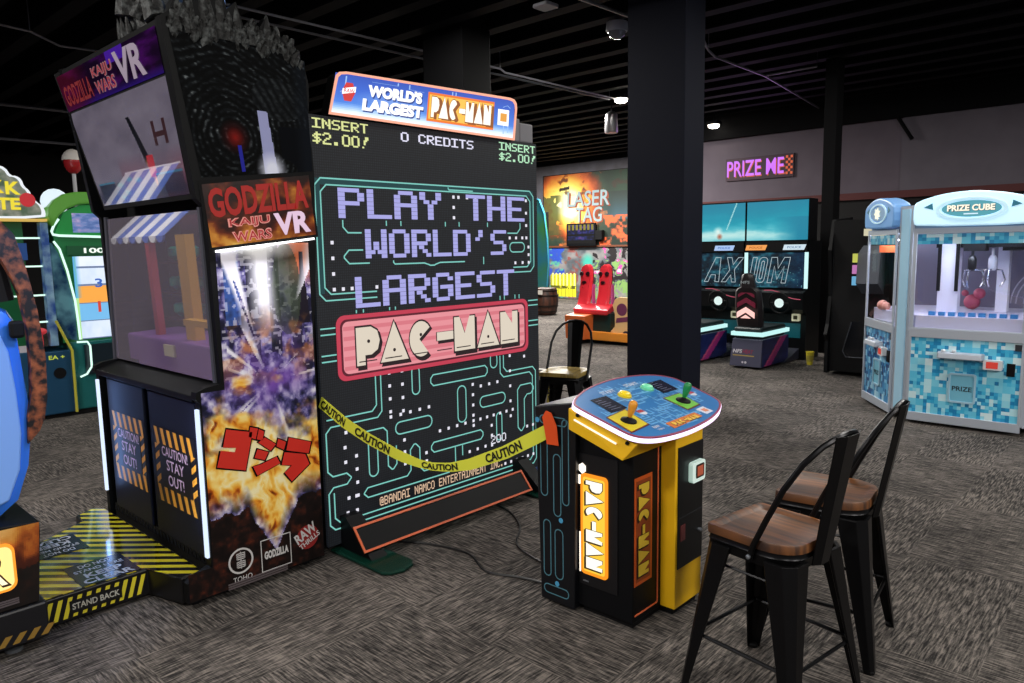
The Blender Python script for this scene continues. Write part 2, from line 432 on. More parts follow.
# ceiling services
CON = mat('galvanised_conduit', '75757c', .4, .6)
def conduit(pts, r, label):
    b = MB().tube(pts, r, 6)
    for p in (pts[1], pts[-1]): b.tube([p, (p[0], p[1], 4.47)], .006, 5)
    o = obj('conduit', b, CON, smooth=True); return tag(o, label, 'pipe', 'conduits under the ceiling')
conduit([(-7.22, .5, 4.02), (-7.22, 7.6, 4.02), (-7.27, 7.75, 4.0), (-7.3, 11.2, 4.0)], .014, 'upper of the two parallel metal conduits running past the middle column')
conduit([(-7.52, .5, 4.02), (-7.52, 7.3, 4.02), (-7.42, 7.5, 4.0), (-7.40, 10.4, 4.0)], .014, 'lower of the two parallel metal conduits running past the middle column')
conduit([(-4.70, 4.5, 4.0), (-4.65, 6.0, 4.0), (-4.62, 7.6, 4.0)], .018, 'metal conduit running along the ceiling into the top of the big dark column')
conduit([(-4.5, 8.2, 4.0), (-4.72, 8.75, 4.0), (-4.76, 9.0, 3.97), (-4.85, 10.7, 4.0), (-5.3, 14, 4.0)], .016, 'bent thin conduit on the ceiling right of the big dark column')
conduit([(-4.83, 10.66, 4.0), (-4.1, 10.66, 4.0)], .014, 'short conduit branching off across the ceiling toward the far black column')
conduit([(-9.3, 1.9, 4.0), (-9.45, 2.6, 4.0), (-9.7, 2.95, 3.96), (-9.72, 4.2, 4.0)], .014, 'thin bent cable conduit on the ceiling above the left machines')
conduit([(-14.2, 1.5, 4.0), (-14.2, 6.5, 4.0)], .03, 'thick pipe on the ceiling at the far left above the cartoon marquee')
conduit([(-12.2, 1.5, 3.2), (-12.2, 5.5, 3.2)], .02, 'low horizontal pipe behind the red and white ball')

# lamps that give light
LG = glow('lamp_diffuser', 'fff6e4', 14)
def light_fixture(x, y, z, label, s=1.0):
    t = thing('ceiling_light', (x, y, z), label, 'light', 'ceiling flood lights')
    obj('housing', MB().box(x - .12 * s, x + .12 * s, y - .1 * s, y + .1 * s, z, z + .07), BLACKM, t, bevel=.01)
    obj('diffuser', MB().lathe([(.11, .0), (.105, -.035), (.07, -.06), (.01, -.065)], (x, y, z), 16), LG, t)
    obj('stem', MB().tube([(x, y, z + .07), (x, y, 4.47)], .015), BLACKM, t)
    return t
light_fixture(-7.246, 10.514, 4.0, 'small bright white flood light on the ceiling left of the big column')
light_fixture(-7.222, 13.65, 3.91, 'small bright white flood light on the ceiling above the purple sign')
t = thing('pendant_light', (-8.1, 11.45, 3.9), 'bare metal pendant lamp hanging under the ceiling left of the big column', 'light')
obj('lamp_shade', MB().lathe([(.05, 0), (.11, -.05), (.125, -.36), (.11, -.38)], (-8.1, 11.45, 4.02), 16), mat('satin_metal', 'b0b0b4', .3, .7), t, smooth=True)
obj('rod', MB().tube([(-8.1, 11.45, 4.02), (-8.1, 11.45, 4.47)], .012), BLACKM, t)
t = thing('security_dome', (-5.014, 7.195, 3.97), 'white security camera dome under the ceiling left of the big column', 'camera')
obj('housing', MB().lathe([(.12, .1), (.125, 0.02), (.115, 0)], (-5.014, 7.195, 3.98), 18), mat('offwhite', '9c9ca6', .5), t, smooth=True)
obj('dome', MB().lathe([(.105, .01), (.085, -.045), (.04, -.075), (.005, -.082)], (-5.014, 7.195, 3.98), 18), mat('smoked_dome', '6f6f78', .15), t, smooth=True)
obj('stem', MB().tube([(-5.014, 7.195, 4.08), (-5.014, 7.195, 4.47)], .02), BLACKM, t)
t = thing('access_point', (-5.049, 6.004, 4.0), 'square white wireless access point on the ceiling near the top edge', 'access point')
obj('body', MB().poly(FZ(3.99), rr(-5.15, 5.9, -4.95, 6.1, .03), 0, .035), mat('offwhite', '9c9ca6', .5), t, bevel=.008)
obj('bracket', MB().box(-5.08, -5.02, 5.98, 6.03, 4.02, 4.47), BLACKM, t)
t = thing('emergency_light', (-7.35, 6.95, 3.92), 'grey twin-head emergency light on the conduit right of the middle column', 'light')
obj('body', MB().box(-7.42, -7.28, 6.8, 7.06, 3.86, 3.98), mat('fixture_grey', '8a8a92', .5), t, bevel=.012)
for dy in (-.0, .2):
    obj('head', MB().lathe([(.02, 0), (.05, .03), (.055, .1)], (-7.3, 6.88 + dy, 3.84), 12, (.6, -.3, -.5)), MATS['fixture_grey'], t, smooth=True)
obj('bracket', MB().box(-7.37, -7.33, 6.9, 6.96, 3.98, 4.47), BLACKM, t)

def area(name, loc, size, power, color=(1, .96, .9), rot=(0, 0, 0)):
    l = bpy.data.lights.new(name, 'AREA'); l.shape = 'RECTANGLE'; l.size = size[0]; l.size_y = size[1]; l.energy = power; l.color = color
    o = bpy.data.objects.new(name, l); COL.objects.link(o); o.location = loc; o.rotation_euler = rot
    return o
for (x, y, p) in [(-.6, 1.4, 30), (4.2, 4.6, 230), (4.4, 1.2, 270), (-1.6, 6.0, 70), (-6.0, 4.9, 70), (-6.2, 8.2, 190), (-1.6, 10.0, 70), (-9.2, 11.4, 420), (-11.6, 14.6, 480), (-14.2, 14.8, 420), (2.6, -1.6, 130), (-5.2, -1.6, 150), (-2.0, -2.6, 190)]:
    area('room_light', (x, y, 4.08), (.9, .9), p)
# sign and strip lamps of the machines, plus lamps added for booth and seat
area('sign_lamp', (-3.09, 1.78, 1.635), (.05, .45), 2.6, (.95, .96, 1), (0, radians(-28), 0))
area('booth_fill', (-7.1, .75, 2.5), (.6, .3), 16, (1, 1, 1), (radians(-25), 0, 0))  # unseen lamp added to brighten the booth for its reflection
area('strip_lamp', (-4.44, 1.37, .6), (.03, .6), .35, (.25, .45, 1), (radians(90), 0, radians(-60)))
area('strip_lamp', (-3.30, 1.36, .6), (.03, .6), .5, (.7, .8, 1), (radians(90), 0, radians(60)))
bl = bpy.data.lights.new('blue_seat_fill', 'SPOT'); bl.energy = 26; bl.color = (.25, .45, 1); bl.spot_size = radians(70); bl.shadow_soft_size = .02  # unseen blue spot added to light the seat shell
bo = bpy.data.objects.new('blue_seat_fill', bl); COL.objects.link(bo); bo.location = (-2.9, 1.30, 1.9); bo.rotation_euler = (Vector((-3.5, .7, .95)) - Vector((-2.9, 1.30, 1.9))).to_track_quat('-Z', 'Y').to_euler()

# ================================================================== TALL MONSTER-THEMED VR CABINET
GX = -3.22
G = thing('arcade_cabinet', (-3.85, 1.75, 0), 'tall dark virtual reality arcade cabinet with flaming side art and caution doors', 'arcade machine')
SF = FX(GX)
prof = [(1.30, .035), (1.30, .13), (1.413, .17), (1.413, .935), (1.395, .955), (1.40, .985), (1.44, 1.0), (1.515, 1.01), (1.497, 1.80),
        (1.462, 1.835), (1.362, 2.575), (1.40, 2.60), (1.435, 2.68), (1.455, 2.62), (1.49, 2.76), (1.515, 2.66), (1.55, 2.86), (1.585, 2.70),
        (1.62, 2.82), (1.655, 2.66), (1.70, 2.70), (1.73, 2.60), (1.77, 2.58), (1.80, 2.60), (1.845, 2.665), (1.87, 2.60), (1.93, 2.585), (1.99, 2.54), (2.03, 2.47),
        (2.048, 2.40), (2.045, 2.30), (2.03, 2.20), (2.05, 2.08), (2.055, 1.97), (2.045, 1.63), (2.01, 1.2), (2.003, .035)]
obj('side_panel', MB().poly(FX(-3.27), prof, 0, .05), BLACK, G)
obj('side_panel', MB().poly(FX(-4.53), [(1.413, .035)] + prof[3:11] + [(1.45, 2.60), (2.0, 2.55), (2.0, .035)], 0, .04), BLACK, G)
# lower cabinet body with ledge
obj('lower_cabinet', MB().box(-4.49, -3.27, 1.45, 1.98, .04, .96), mat('navy_cabinet', '0c0f1d', .35), G)
obj('control_ledge', MB().poly(Fr((-4.49, 0, 0), (0, 1, 0), (0, 0, 1)), [(1.40, .935), (1.40, .965), (1.52, 1.0), (1.60, 1.0), (1.60, .935)], 0, 1.22), BLACK, G, bevel=.004)
obj('rear_body', MB().box(-4.45, -3.28, 1.62, 1.99, .96, 2.5), BLACKM, G)
# lower front panels, hazard doors
FF = FY(1.45)
HAZ = mat('hazard_orange', 'f2a83a', .45); HZB = mat('sticker_black', '14121a', .4); LILAC = mat('sticker_lilac', 'e6c6e6', .5)
for x0, x1 in ((-4.37, -3.94), (-3.80, -3.34)):
    d = obj('door', MB().fbox(FF, x0 - .05, x1 + .02, .19, .92, .005, .022), mat('dark_blue_panel', '0d1122', .5, spec=.3), G, bevel=.004)
    F = FY(1.45 - .022)
    st = MB(); a, b, c, e = x0, x1, .365, .745
    obj('sticker', MB().fbox(F, a, b, c, e, .0005, .0015), HZB, d)
    for k in range(-2, 9):      # slanted stripes along top, bottom and both sides
        u0 = a + k * .075
        for w0, w1 in ((e - .085, e), (c, c + .085)):
            q = [(u0 + .028, w0), (u0 + .064, w0), (u0 + .036, w1), (u0, w1)]
            q = [(min(max(u, a), b), w) for u, w in q]
            if abs(q[0][0] - q[1][0]) > .005 and abs(q[2][0] - q[3][0]) > .005: st.poly(F, q, .002, .002)
    for k in range(0, 4):
        w0 = c + .085 + k * .06
        for u0 in (a, b - .05):
            q = [(u0, w0), (u0 + .05, w0 + .03), (u0 + .05, w0 + .06), (u0, w0 + .03)]
            q = [(u, min(w, e - .085)) for u, w in q]; st.poly(F, q, .002, .002)
    obj('stripe_border', st, HAZ, d)
    obj('label_panel', MB().fbox(F, a + .055, b - .055, c + .08, e - .08, .002, .003), HZB, d)
    t_ = MB(); m_ = (a + b) / 2
    txt(t_, 'CAUTION!', F, m_ - .145, e - .135, .29, .048, .0036, .01)
    txt(t_, 'STAY', F, m_ - .10, e - .205, .20, .055, .0036, .012)
    txt(t_, 'OUT!', F, m_ - .09, e - .28, .18, .055, .0036, .012)
    obj('lettering', t_, LILAC, d)
obj('kick_panel', MB().fbox(FF, -4.48, -3.28, .05, .185, .005, .012), mat('kick_olive_black', '15140f', .6), G)
sr = MB()
for k in range(27):
    sr.poly(FY(1.43), [(-4.46 + k * .044, .155), (-4.43 + k * .044, .155), (-4.445 + k * .044, .19)], 0, .004)
obj('comb_strip', sr, BLACKM, G)
LED = glow('cool_led', 'd4e4ff', 1.25)
for x in (-3.243, -4.50):
    s_ = obj('light_strip', MB().fbox(FY(1.413), x - .012, x + .012, .215 if x > -4 else .265, .905, 0, .012), LED, G)
# lower show window: dark pane mirroring the hall, its reflected haze painted in as grey
obj('window_pane', MB().add([(-4.49, 1.515, 1.015), (-3.275, 1.515, 1.015), (-3.275, 1.497, 1.79), (-4.40, 1.497, 1.79)], [(0, 1, 2, 3)]),
    glassmat('tinted_glass', (.25, .25, .28), .55, .02, 'aaa0b2', .25), G)
for p, q in (((-3.268, 1.512, 1.01), (-3.268, 1.494, 1.80)), ((-4.50, 1.512, 1.01), (-4.41, 1.494, 1.80))):
    obj('window_frame', MB().tube([p, q], .012, 6), mat('frame_grey', '5b5c66', .35, .5), G)
obj('cavity_back', MB().box(-4.44, -3.28, 1.6, 1.619, 1.0, 1.8), mat('cavity_dark', '2a2730', .8), G)
# upper leaning screen
BLc, BRc, TRc, TLc = (-4.335, 1.465, 1.835), (-3.262, 1.465, 1.835), (-3.262, 1.365, 2.568), (-4.62, 1.365, 2.568)
nrm = (Vector(BRc) - Vector(BLc)).cross(Vector(TRc) - Vector(BRc)).normalized()
mb = MB().hull([Vector(p) for p in (BLc, BRc, TRc, TLc)], [Vector(p) - nrm * .12 for p in (BLc, BRc, TRc, TLc)])
obj('monitor_box', mb, BLACKM, G)
obj('top_cap', MB().hull([Vector(TLc) + Vector((0, 0, 0)), Vector(TRc), Vector(TRc) + Vector((0, .06, .03)), Vector(TLc) + Vector((0, .06, .03))],
    [Vector(TLc) + Vector((0, .7, -.02)), Vector(TRc) + Vector((0, .62, -.02)), Vector(TRc) + Vector((0, .62, 0.0)), Vector(TLc) + Vector((0, .7, 0.0))]), BLACK, G)
def L2(s, t):   # point on the leaning screen
    a = Vector(BLc).lerp(Vector(BRc), s); b = Vector(TLc).lerp(Vector(TRc), s); return a.lerp(b, t)
def screen_art(s, t):
    n = fbm(s * 6, t * 5, 3); c = ramp(n, [(0, '55505e'), (.5, '6b6473'), (1, '7d7684')])
    c = over(c, '6a2a34', np.clip((.45 - t) * 2.2, 0, .8) * (s > .35) * np.clip(n * 1.6, 0, 1))
    c = over(c, '2a2430', np.clip((.22 - t) * 6, 0, .85))
    # tall rocket shape climbing away with a flame
    ax = .60 + (.70 - t) * .22
    c = over(c, '15161c', (abs(s - ax) < .028 * (1.1 - (t - .25))) & (t > .34) & (t < .78))
    c = over(c, 'ff9a3c', np.clip(1 - abs(s - ax) / .035, 0, 1) * ((t > .12) & (t < .36)) * (.5 + .5 * n))
    # scaffold mark
    c = over(c, '3a2226', ((abs(s - .80) < .012) | (abs(s - .90) < .012)) & (t > .46) & (t < .68) | ((abs(t - .56) < .02) & (s > .80) & (s < .90)))
    for a, b in ((.30, .18), (.36, .10), (.42, .22), (.22, .12), (.52, .20), (.3, .06)):
        c = over(c, '1f8f80', np.clip(1 - np.hypot((s - a) / .05, (t - b) / .035), 0, 1) * .8)  # teal booth targets, their reflection painted into the picture
    c = over(c, 'b03038', (abs(s - .70) < .035) & (t > .2) & (t < .4))
    for x0, x1 in ((.72, .98), (.04, .24)):
        c = over(c, '1a2030', (s > x0) & (s < x1) & (t > .04) & (t < .22)); c = over(c, '2c6b84', (s > x0) & (s < x1) & (abs(t - .215) < .008))
    return c
art('leaning_screen', G, [L2(.02, .03) + nrm * .002, L2(.985, .03) + nrm * .002, L2(.985, .70) + nrm * .002, L2(.02, .70) + nrm * .002], 150, 110, screen_art, mirror_film(artmat('leaning_screen_art', .85, .2, .4), .34))
def head_art(s, t):
    n = fbm(s * 7, t * 4, 9); c = ramp(n, [(0, '0c0612'), (.45, '1c0a26'), (.7, '43105a'), (1, '2a1d8a')])
    c = over(c, '2a1668', np.clip((.22 - t) * 5, 0, 1)); c = over(c, '5a1020', np.clip((.35 - s) * 3, 0, .6)); return over(c, '4a22a0', (abs(s - .63) < .08) & (t > .7))
hd = art('header_sign', G, [L2(.02, .715) + nrm * .004, L2(.985, .715) + nrm * .004, L2(.985, .97) + nrm * .004, L2(.02, .97) + nrm * .004], 90, 30, head_art, artmat('header_art', .45, .15, .4))
class LFr:
    def __init__(s, d): s.d = d
    def __call__(s, u, w, d=0): return L2(u, w) + nrm * (s.d + d)
LF = LFr(.006)
obj('red_lettering', txt(MB(), 'GODZILLA', LF, .05, .745, .30, .14, 0, .02), glow('dim_red', '7a1014', .8), hd)
t_ = MB(); txt(t_, 'KAIJU', LF, .385, .835, .20, .085, 0, .03); txt(t_, 'WARS', LF, .385, .745, .20, .085, 0, .03)
obj('outline_lettering', t_, glow('dim_pink', '9a6c74', .8), hd)
t_ = MB(); txt(t_, 'KAIJU', LF, .39, .84, .19, .075, .0006, .0); txt(t_, 'WARS', LF, .39, .75, .19, .075, .0006, 0)
obj('inner_lettering', t_, glow('dim_red2', 'a01c2c', .8), hd)
obj('vr_lettering', txt(MB(), 'VR', LF, .61, .745, .25, .20, 0, .03), glow('dim_lilac', '9a8a9a', .9), hd)
# side art: rocky relief above, sign, exploding city, flames
def rock_art(s, t):
    y = 1.37 + s * .68; z = 1.93 + t * .75
    cx, cz = 1.60, 2.135; r = np.hypot(y - cx, (z - cz) * .9); n = fbm(y * 22, z * 22, 5); k = fbm(y * 55, z * 70, 8, 3)
    scale = np.abs(np.sin(r * 95 + 5 * fbm(y * 9, z * 9, 2))) * (.35 + .65 * vnoise(y * 60 + 9 * r, z * 90, 4))
    v = np.clip(.02 + 1.5 * np.clip(scale - .42, 0, 1) * k * (.5 + n) + .10 * (n - .5), 0, 1); hr = np.hypot((y - 1.88) / .15, (z - 2.38) / .13); band = np.abs(np.sin((y - 1.70) * 62 + (z - 2.3) * 34 + 3 * fbm(y * 8, z * 8, 6))); v = np.where(hr < 1, np.clip(.05 + .42 * band * k + .12 * (n - .5), 0, 1), v)
    c = ramp(v, [(0, '060708'), (.18, '14171a'), (.40, '3c4144'), (.62, '80878a'), (1, 'b4babb')])
    c = c * .8; c = over(c, 'd12a20', np.clip(1 - r / .05, 0, 1)); c = over(c, '501010', np.clip(1 - r / .09, 0, .6))
    c = over(c, '2a2c9c', (abs(y - 1.615) < .010) & (z < 2.09) & (z > 1.95))
    bw = .028 + .012 * (2.25 - z) / .3
    c = over(c, '9fa3cf', (abs(y - (1.775 + .02 * (2.3 - z))) < bw) & (z < 2.30))
    c = over(c, 'e8ecff', np.clip(1 - np.hypot((y - 1.79) / .10, (z - 1.95) / .12), 0, 1) * 1.4)
    c = over(c, '05070c', (y > 1.86) & (z < 2.22) & (np.hypot((y - 1.79) / .16, (z - 1.94) / .09) > 1))
    c = over(c, '141b24', np.clip((y - 1.95) * 8, 0, .5))
    return c
ra = art('rock_relief_print', G, [SF(1.49, 1.925, .002), SF(2.045, 1.985, .002), SF(2.03, 2.50, .002), SF(1.385, 2.575, .002)], 130, 120, rock_art, artmat('rock_art', .12, .7, 1, .08))
rk = noisy('dark_rock', '050606', '5c6060', 40, .6, 0, (1, 1, 1), 6, .45, .72, bump=1.0)
cr_ = MB()
random.seed(3)
for i in range(150):
    y = 1.40 + random.random() * .61; top = 2.60 + .02 * math.sin(y * 40) - max(0, y - 1.88) ** 1.3 * 1.0
    r = .009 + .014 * random.random(); cr_.lathe([(r, -.02), (r * .9, .005), (r * .4, .02 + .015 * random.random())], (GX - .006, y, top - random.random() * .09), 6, (.5, random.uniform(-.6, .6), .8))
for y, h in ((1.435, .09), (1.475, .07), (1.49, .17), (1.55, .27), (1.585, .12), (1.62, .22), (1.66, .08), (1.70, .11), (1.77, .05), (1.845, .09)):
    cr_.lathe([(.026, -.06), (.024, h * .2), (.015, h * .6), (.007, h * .9), (.001, h)], (GX - .012, y, 2.585), 8, (.05, random.uniform(-.14, .14), 1))
obj('rock_crest', cr_, rk, G, smooth=True)
cr2 = MB()
for i in range(40):
    x = random.uniform(-3.66, -3.32); y = random.uniform(1.40, 1.62); r = .03 + .035 * random.random()
    cr2.lathe([(r, -.06), (r * .9, .03), (r * .35, .08 + .05 * random.random())], (x, y, 2.60 + random.random() * .12), 7, (random.uniform(-.4, .4), random.uniform(-.4, .4), 1))
for x in (-3.66, -3.70, -3.60): cr2.lathe([(.02, 0), (.012, .05), (.001, .09)], (x, 1.39, 2.575), 7, (0, -.2, 1))
obj('topper_rocks', cr2, rk, G, smooth=True)
fi = MB()
for y, h in ((1.46, .16), (1.52, .2), (1.655, .17)): fi.poly(FX(GX - .06), [(y - .03, 2.58), (y + .03, 2.58), (y + .012, 2.6 + h), (y - .01, 2.6 + h * 1.2)], 0, .015)
obj('lit_fin', fi, glow('fin_blue', '7fa6e8', .9), G)
# tilted sign on the side
q = [SF(1.515, 1.622, .004), SF(2.045, 1.68, .004), SF(2.02, 1.965, .004), SF(1.487, 1.895, .004)]
def sign_art(s, t):
    n = fbm(s * 6, t * 4, 21); c = ramp(n + (.5 - t) * .35, [(0, '0c0504'), (.35, '2a0d07'), (.55, '6b2a0e'), (.75, 'c27a2a'), (1, 'e8b85a')])
    return c
obj('sign_box', MB().hull([SF(1.503, 1.608, 0), SF(2.058, 1.668, 0), SF(2.034, 1.982, 0), SF(1.472, 1.912, 0)], [SF(1.503, 1.608, .003), SF(2.058, 1.668, .003), SF(2.034, 1.982, .003), SF(1.472, 1.912, .003)]), BLACKM, G)
sg = art('side_sign', G, q, 80, 44, sign_art, artmat('sign_art', .5, .3, .5))
class QFr:
    def __init__(s, q, d): s.q = q; s.d = d
    def __call__(s, u, w, d=0):
        return (s.q[0] * (1 - u) + s.q[1] * u) * (1 - w) + (s.q[3] * (1 - u) + s.q[2] * u) * w + Vector((s.d + d, 0, 0))
QF = QFr(q, .002)
obj('red_lettering', txt(MB(), 'GODZILLA', QF, .03, .46, .93, .47, 0, .035), glow('sign_red', 'a31c16', .85), sg)
t_ = MB(); txt(t_, 'KAIJU', QF, .17, .245, .39, .18, 0, .05); txt(t_, 'WARS', QF, .19, .03, .37, .18, 0, .05)
obj('pink_lettering', t_, glow('sign_pink', 'e08f84', .9), sg)
t_ = MB(); txt(t_, 'KAIJU', QF, .185, .265, .365, .145, .0006, .0); txt(t_, 'WARS', QF, .205, .045, .345, .145, .0006, 0)
obj('crimson_lettering', t_, glow('sign_crimson', 'a82028', .9), sg)
obj('vr_lettering', txt(MB(), 'VR', QF, .595, .06, .36, .37, 0, .04), glow('sign_lilac', 'e3c4dc', 1), sg)
obj('picture_lamp', MB().hull([SF(1.53, 1.600, .0), SF(2.03, 1.655, .0), SF(2.03, 1.664, .0), SF(1.53, 1.609, .0)], [SF(1.53, 1.600, .012), SF(2.03, 1.655, .012), SF(2.03, 1.664, .012), SF(1.53, 1.609, .012)]), glow('led_line', 'ffffff', 3), G)
def city_art(s, t):
    y = 1.30 + s * .75; z = t * 1.66
    n = fbm(y * 9, z * 9, 31); m_ = fbm(y * 26, z * 22, 35, 4); bl = vnoise(y * 55, z * 70, 37)
    c = ramp(m_, [(0, '08080f'), (.36, '18182e'), (.48, '3f3a72'), (.62, '8f86b8'), (.75, 'd4cfe6'), (1, 'f4f2fa')])
    # dark towers with lit windows
    tow = (np.floor(y * 18) % 2 == 0) & (z > 1.05 + .25 * vnoise(np.floor(y * 18), y * 0, 5)) ; c = over(c, '12121c', tow * .85)
    c = over(c, '3158b8', ((y > 1.56) & (y < 1.63) & (z > 1.27) & (z < 1.56)) * (.35 + .6 * bl))
    win = (bl > .72) & (z > 1.0); c = over(c, 'c9c6d6', win * .6)
    # sunset corner
    c = over(c, 'd0623e', np.clip((y - 1.82) * 9, 0, 1) * np.clip((z - 1.42) * 8, 0, 1)); c = over(c, '141018', ((abs(y - 1.955) < .012 + .10 * np.clip(1.50 - z, 0, 1)) & (z > 1.25) & (z < 1.60)))
    c = over(c, '2c3428', (np.hypot((y - 1.87) / .075, (z - 1.42) / .22) < 1) * (.5 + .5 * m_))
    # shaft of white
    d = np.abs(y - (1.735 + (1.62 - z) * .06)); c = over(c, 'f6f4ff', np.clip(1.25 - d / (.05 + .02 * n), 0, 1) * np.clip((z - 1.16) * 5, 0, 1))
    c = over(c, 'ffffff', np.clip(1.2 - np.hypot((y - 1.72) / .2, (z - 1.62) / .06), 0, 1))
    # streaks bursting outward from a point
    ox, oz = 1.76, .98; a = np.arctan2(z - oz, y - ox); r = np.hypot(y - ox, z - oz)
    st = vnoise(a * 7 + 3, r * 1.5, 41) ; st2 = vnoise(a * 16, r * 3 + 2, 43)
    c = over(c, '6a3fa8', np.clip(1 - r / .36, 0, 1) * np.clip((n - .25) * 2, 0, 1))
    c = over(c, 'ece8f6', np.clip((st - .68) * 7, 0, 1) * np.clip((r - .07) * 9, 0, 1) * (z > .55) * (st2 > .3) * (y > 1.55))
    c = over(c, 'd0742c', np.clip((fbm(y * 12, z * 12, 51) - .52) * 7, 0, 1) * np.clip(1 - np.abs(z - 1.16) * 5, 0, 1) * (.4 + .6 * m_))
    c = over(c, 'f2f0fa', np.clip((m_ - .55) * 6, 0, 1) * np.clip(1 - np.hypot((y - 1.62) / .13, (z - 1.05) / .22), 0, 1))
    # flames
    fl = fbm(y * 9 + 2 * fbm(y * 4, z * 4, 66), z * 6 - 2, 61, 5); fl = .5 * fl + .5 * (1 - np.abs(2 * fbm(y * 15 + 3 * fbm(y * 6, z * 6, 68), z * 9 - 3, 69, 4) - 1) * 1.6); ln = .36 - .24 * np.clip(1 - np.abs(y - 1.74) / .13, 0, 1) - .0 * y + .06 * fbm(y * 20, z * 3, 67); env = np.clip((z - ln) * 9, 0, 1)
    fc = ramp(fl * 1.15 + .16 * np.clip(1 - np.hypot((y - 1.68) / .30, (z - .62) / .34), 0, 1) + .05, [(0, '0d0402'), (.34, '3a1206'), (.46, '9a3d0c'), (.56, 'e0801c'), (.68, 'f5ae38'), (.84, 'ffd870'), (1, 'fff0b4')])
    fz = np.clip((.98 - z - .25 * np.abs(y - 1.62)) * 5 + (fbm(y * 10, z * 10, 63) - .5) * 3.5, 0, 1) * env
    c = over(c, fc, fz)
    # dark ruins and ground
    g = z < ln; gd = ramp(fbm(y * 30, z * 30, 73), [(0, '070505'), (.5, '120b0a'), (.7, '2a120d'), (1, '6b2413')])
    c = over(c, gd, g * 1.0)
    return np.clip(c, 0, 1) ** .84
ca = art('side_artwork', G, [SF(1.305, .045, .001), SF(2.0, .045, .001), SF(2.0, 1.64, .001), SF(1.305, 1.62, .001)], 10, 10, city_art, artmat('city_art', 0, .6, 1, .12))
# trim the artwork to the cabinet outline: two stacked patches
bpy.data.objects.remove(ca)
def sub(y0, y1, z0, z1):
    return lambda s, t: city_art((y0 + s * (y1 - y0) - 1.30) / .75, (z0 + t * (z1 - z0)) / 1.66)
def zmap(u0, u1, w0, w1, nx, ny, name, par):
    return art(name, par, fquad(SF, u0, w0, u1, w1, .001), nx, ny, sub(u0, u1, w0, w1), artmat('city_art', 0, .6, 1, .12))
ca = zmap(1.53, 2.0, .98, 1.64, 84, 110, 'side_artwork', G)
zmap(1.42, 2.0, .17, .98, 104, 134, 'flame_print', ca)
zmap(1.305, 2.0, .04, .17, 110, 22, 'ruin_print', ca)
# katakana logo built from slabs
RED = mat('logo_red', 'd42c20', .45); 
KATA = [[(1.523, 0.797), (1.649, 0.759), (1.604, 0.585), (1.469, 0.63), (1.492, 0.704), (1.557, 0.683), (1.565, 0.702), (1.503, 0.716)], [(1.64, 0.785), (1.678, 0.771), (1.663, 0.722), (1.629, 0.741)], [(1.682, 0.768), (1.708, 0.751), (1.698, 0.71), (1.669, 0.721)], [(1.71, 0.722), (1.765, 0.678), (1.736, 0.651), (1.675, 0.704)], [(1.669, 0.673), (1.724, 0.647), (1.703, 0.612), (1.652, 0.634)], [(1.765, 0.616), (1.782, 0.579), (1.661, 0.546), (1.642, 0.594), (1.687, 0.597)], [(1.778, 0.701), (1.819, 0.677), (1.805, 0.64), (1.768, 0.666)], [(1.836, 0.696), (1.956, 0.649), (1.94, 0.594), (1.819, 0.635)], [(1.808, 0.628), (1.92, 0.594), (1.941, 0.539), (1.839, 0.473), (1.802, 0.527), (1.844, 0.554), (1.789, 0.567)]]
m1 = MB(); m2 = MB()
for i, q in enumerate(KATA):
    cx = sum(p[0] for p in q) / len(q); cz = sum(p[1] for p in q) / len(q); out = []
    for a, b_ in q:
        k = hypot(a - cx, b_ - cz); out.append((a + (a - cx) / k * .009, b_ + (b_ - cz) / k * .009))
    m1.poly(SF, out, .0022 + i * .0001, .0022 + i * .0001); m2.poly(SF, q, .0040, .0040)
obj('logo_outline', m1, mat('logo_black', '0a0606', .6, spec=.1), ca); obj('logo_lettering', m2, RED, ca)
# maker's marks along the foot
OFFW = mat('mark_white', 'c9c6c6', .5)
b = MB(); cy, cz = 1.553, .158
c1 = [(cy + .062 * cos(2 * pi * i / 32), cz + .062 * sin(2 * pi * i / 32)) for i in range(32)]; c2 = [(cy + .053 * cos(2 * pi * i / 32), cz + .053 * sin(2 * pi * i / 32)) for i in range(32)]
b.ring(SF, c1, c2, .002, .003)
for z0 in (.165, .125):       # two square characters
    for k in range(4): b.fbox(SF, cy - .022, cy + .022, z0 + k * .009, z0 + k * .009 + .0045, .002, .003)
    b.fbox(SF, cy - .003, cy + .003, z0 - .004, z0 + .036, .002, .003); b.fbox(SF, cy - .022, cy - .017, z0, z0 + .03, .002, .003); b.fbox(SF, cy + .017, cy + .022, z0, z0 + .03, .002, .003)
txt(b, 'TOHO', SF, 1.51, .058, .095, .026, .002, .0)
obj('round_logo', b, OFFW, ca)
b = MB(); o_ = [(1.655, .062), (1.815, .062), (1.815, .222), (1.655, .222)]; i_ = [(1.659, .066), (1.811, .066), (1.811, .218), (1.659, .218)]
b.ring(SF, o_, i_, .002, .003); txt(b, 'GODZILLA', SF, 1.672, .122, .128, .04, .003, .05); obj('square_logo', b, OFFW, ca)
b = MB().disc(SF, 1.91, .165, .062, .0015, .0015, 24); obj('red_disc', b, mat('logo_red2', '8f2020', .5), ca)
RF = Fr((GX, 1.91, .165), (0, cos(.45), sin(.45)), (0, -sin(.45), cos(.45)))
b = MB(); txt(b, 'RAW', RF, -.062, .0, .125, .055, .004, .03); txt(b, 'THRILLS', RF, -.062, -.035, .125, .028, .004, .02); obj('white_lettering', b, OFFW, ca)
b = MB()
for k in range(3): b.fbox(SF, 1.485, 1.79, .034 + k * .011, .041 + k * .011, .001, .004)
obj('rating_plate', b, mat('plate_grey', '6d6366', .4, .4), G)
ft = MB()
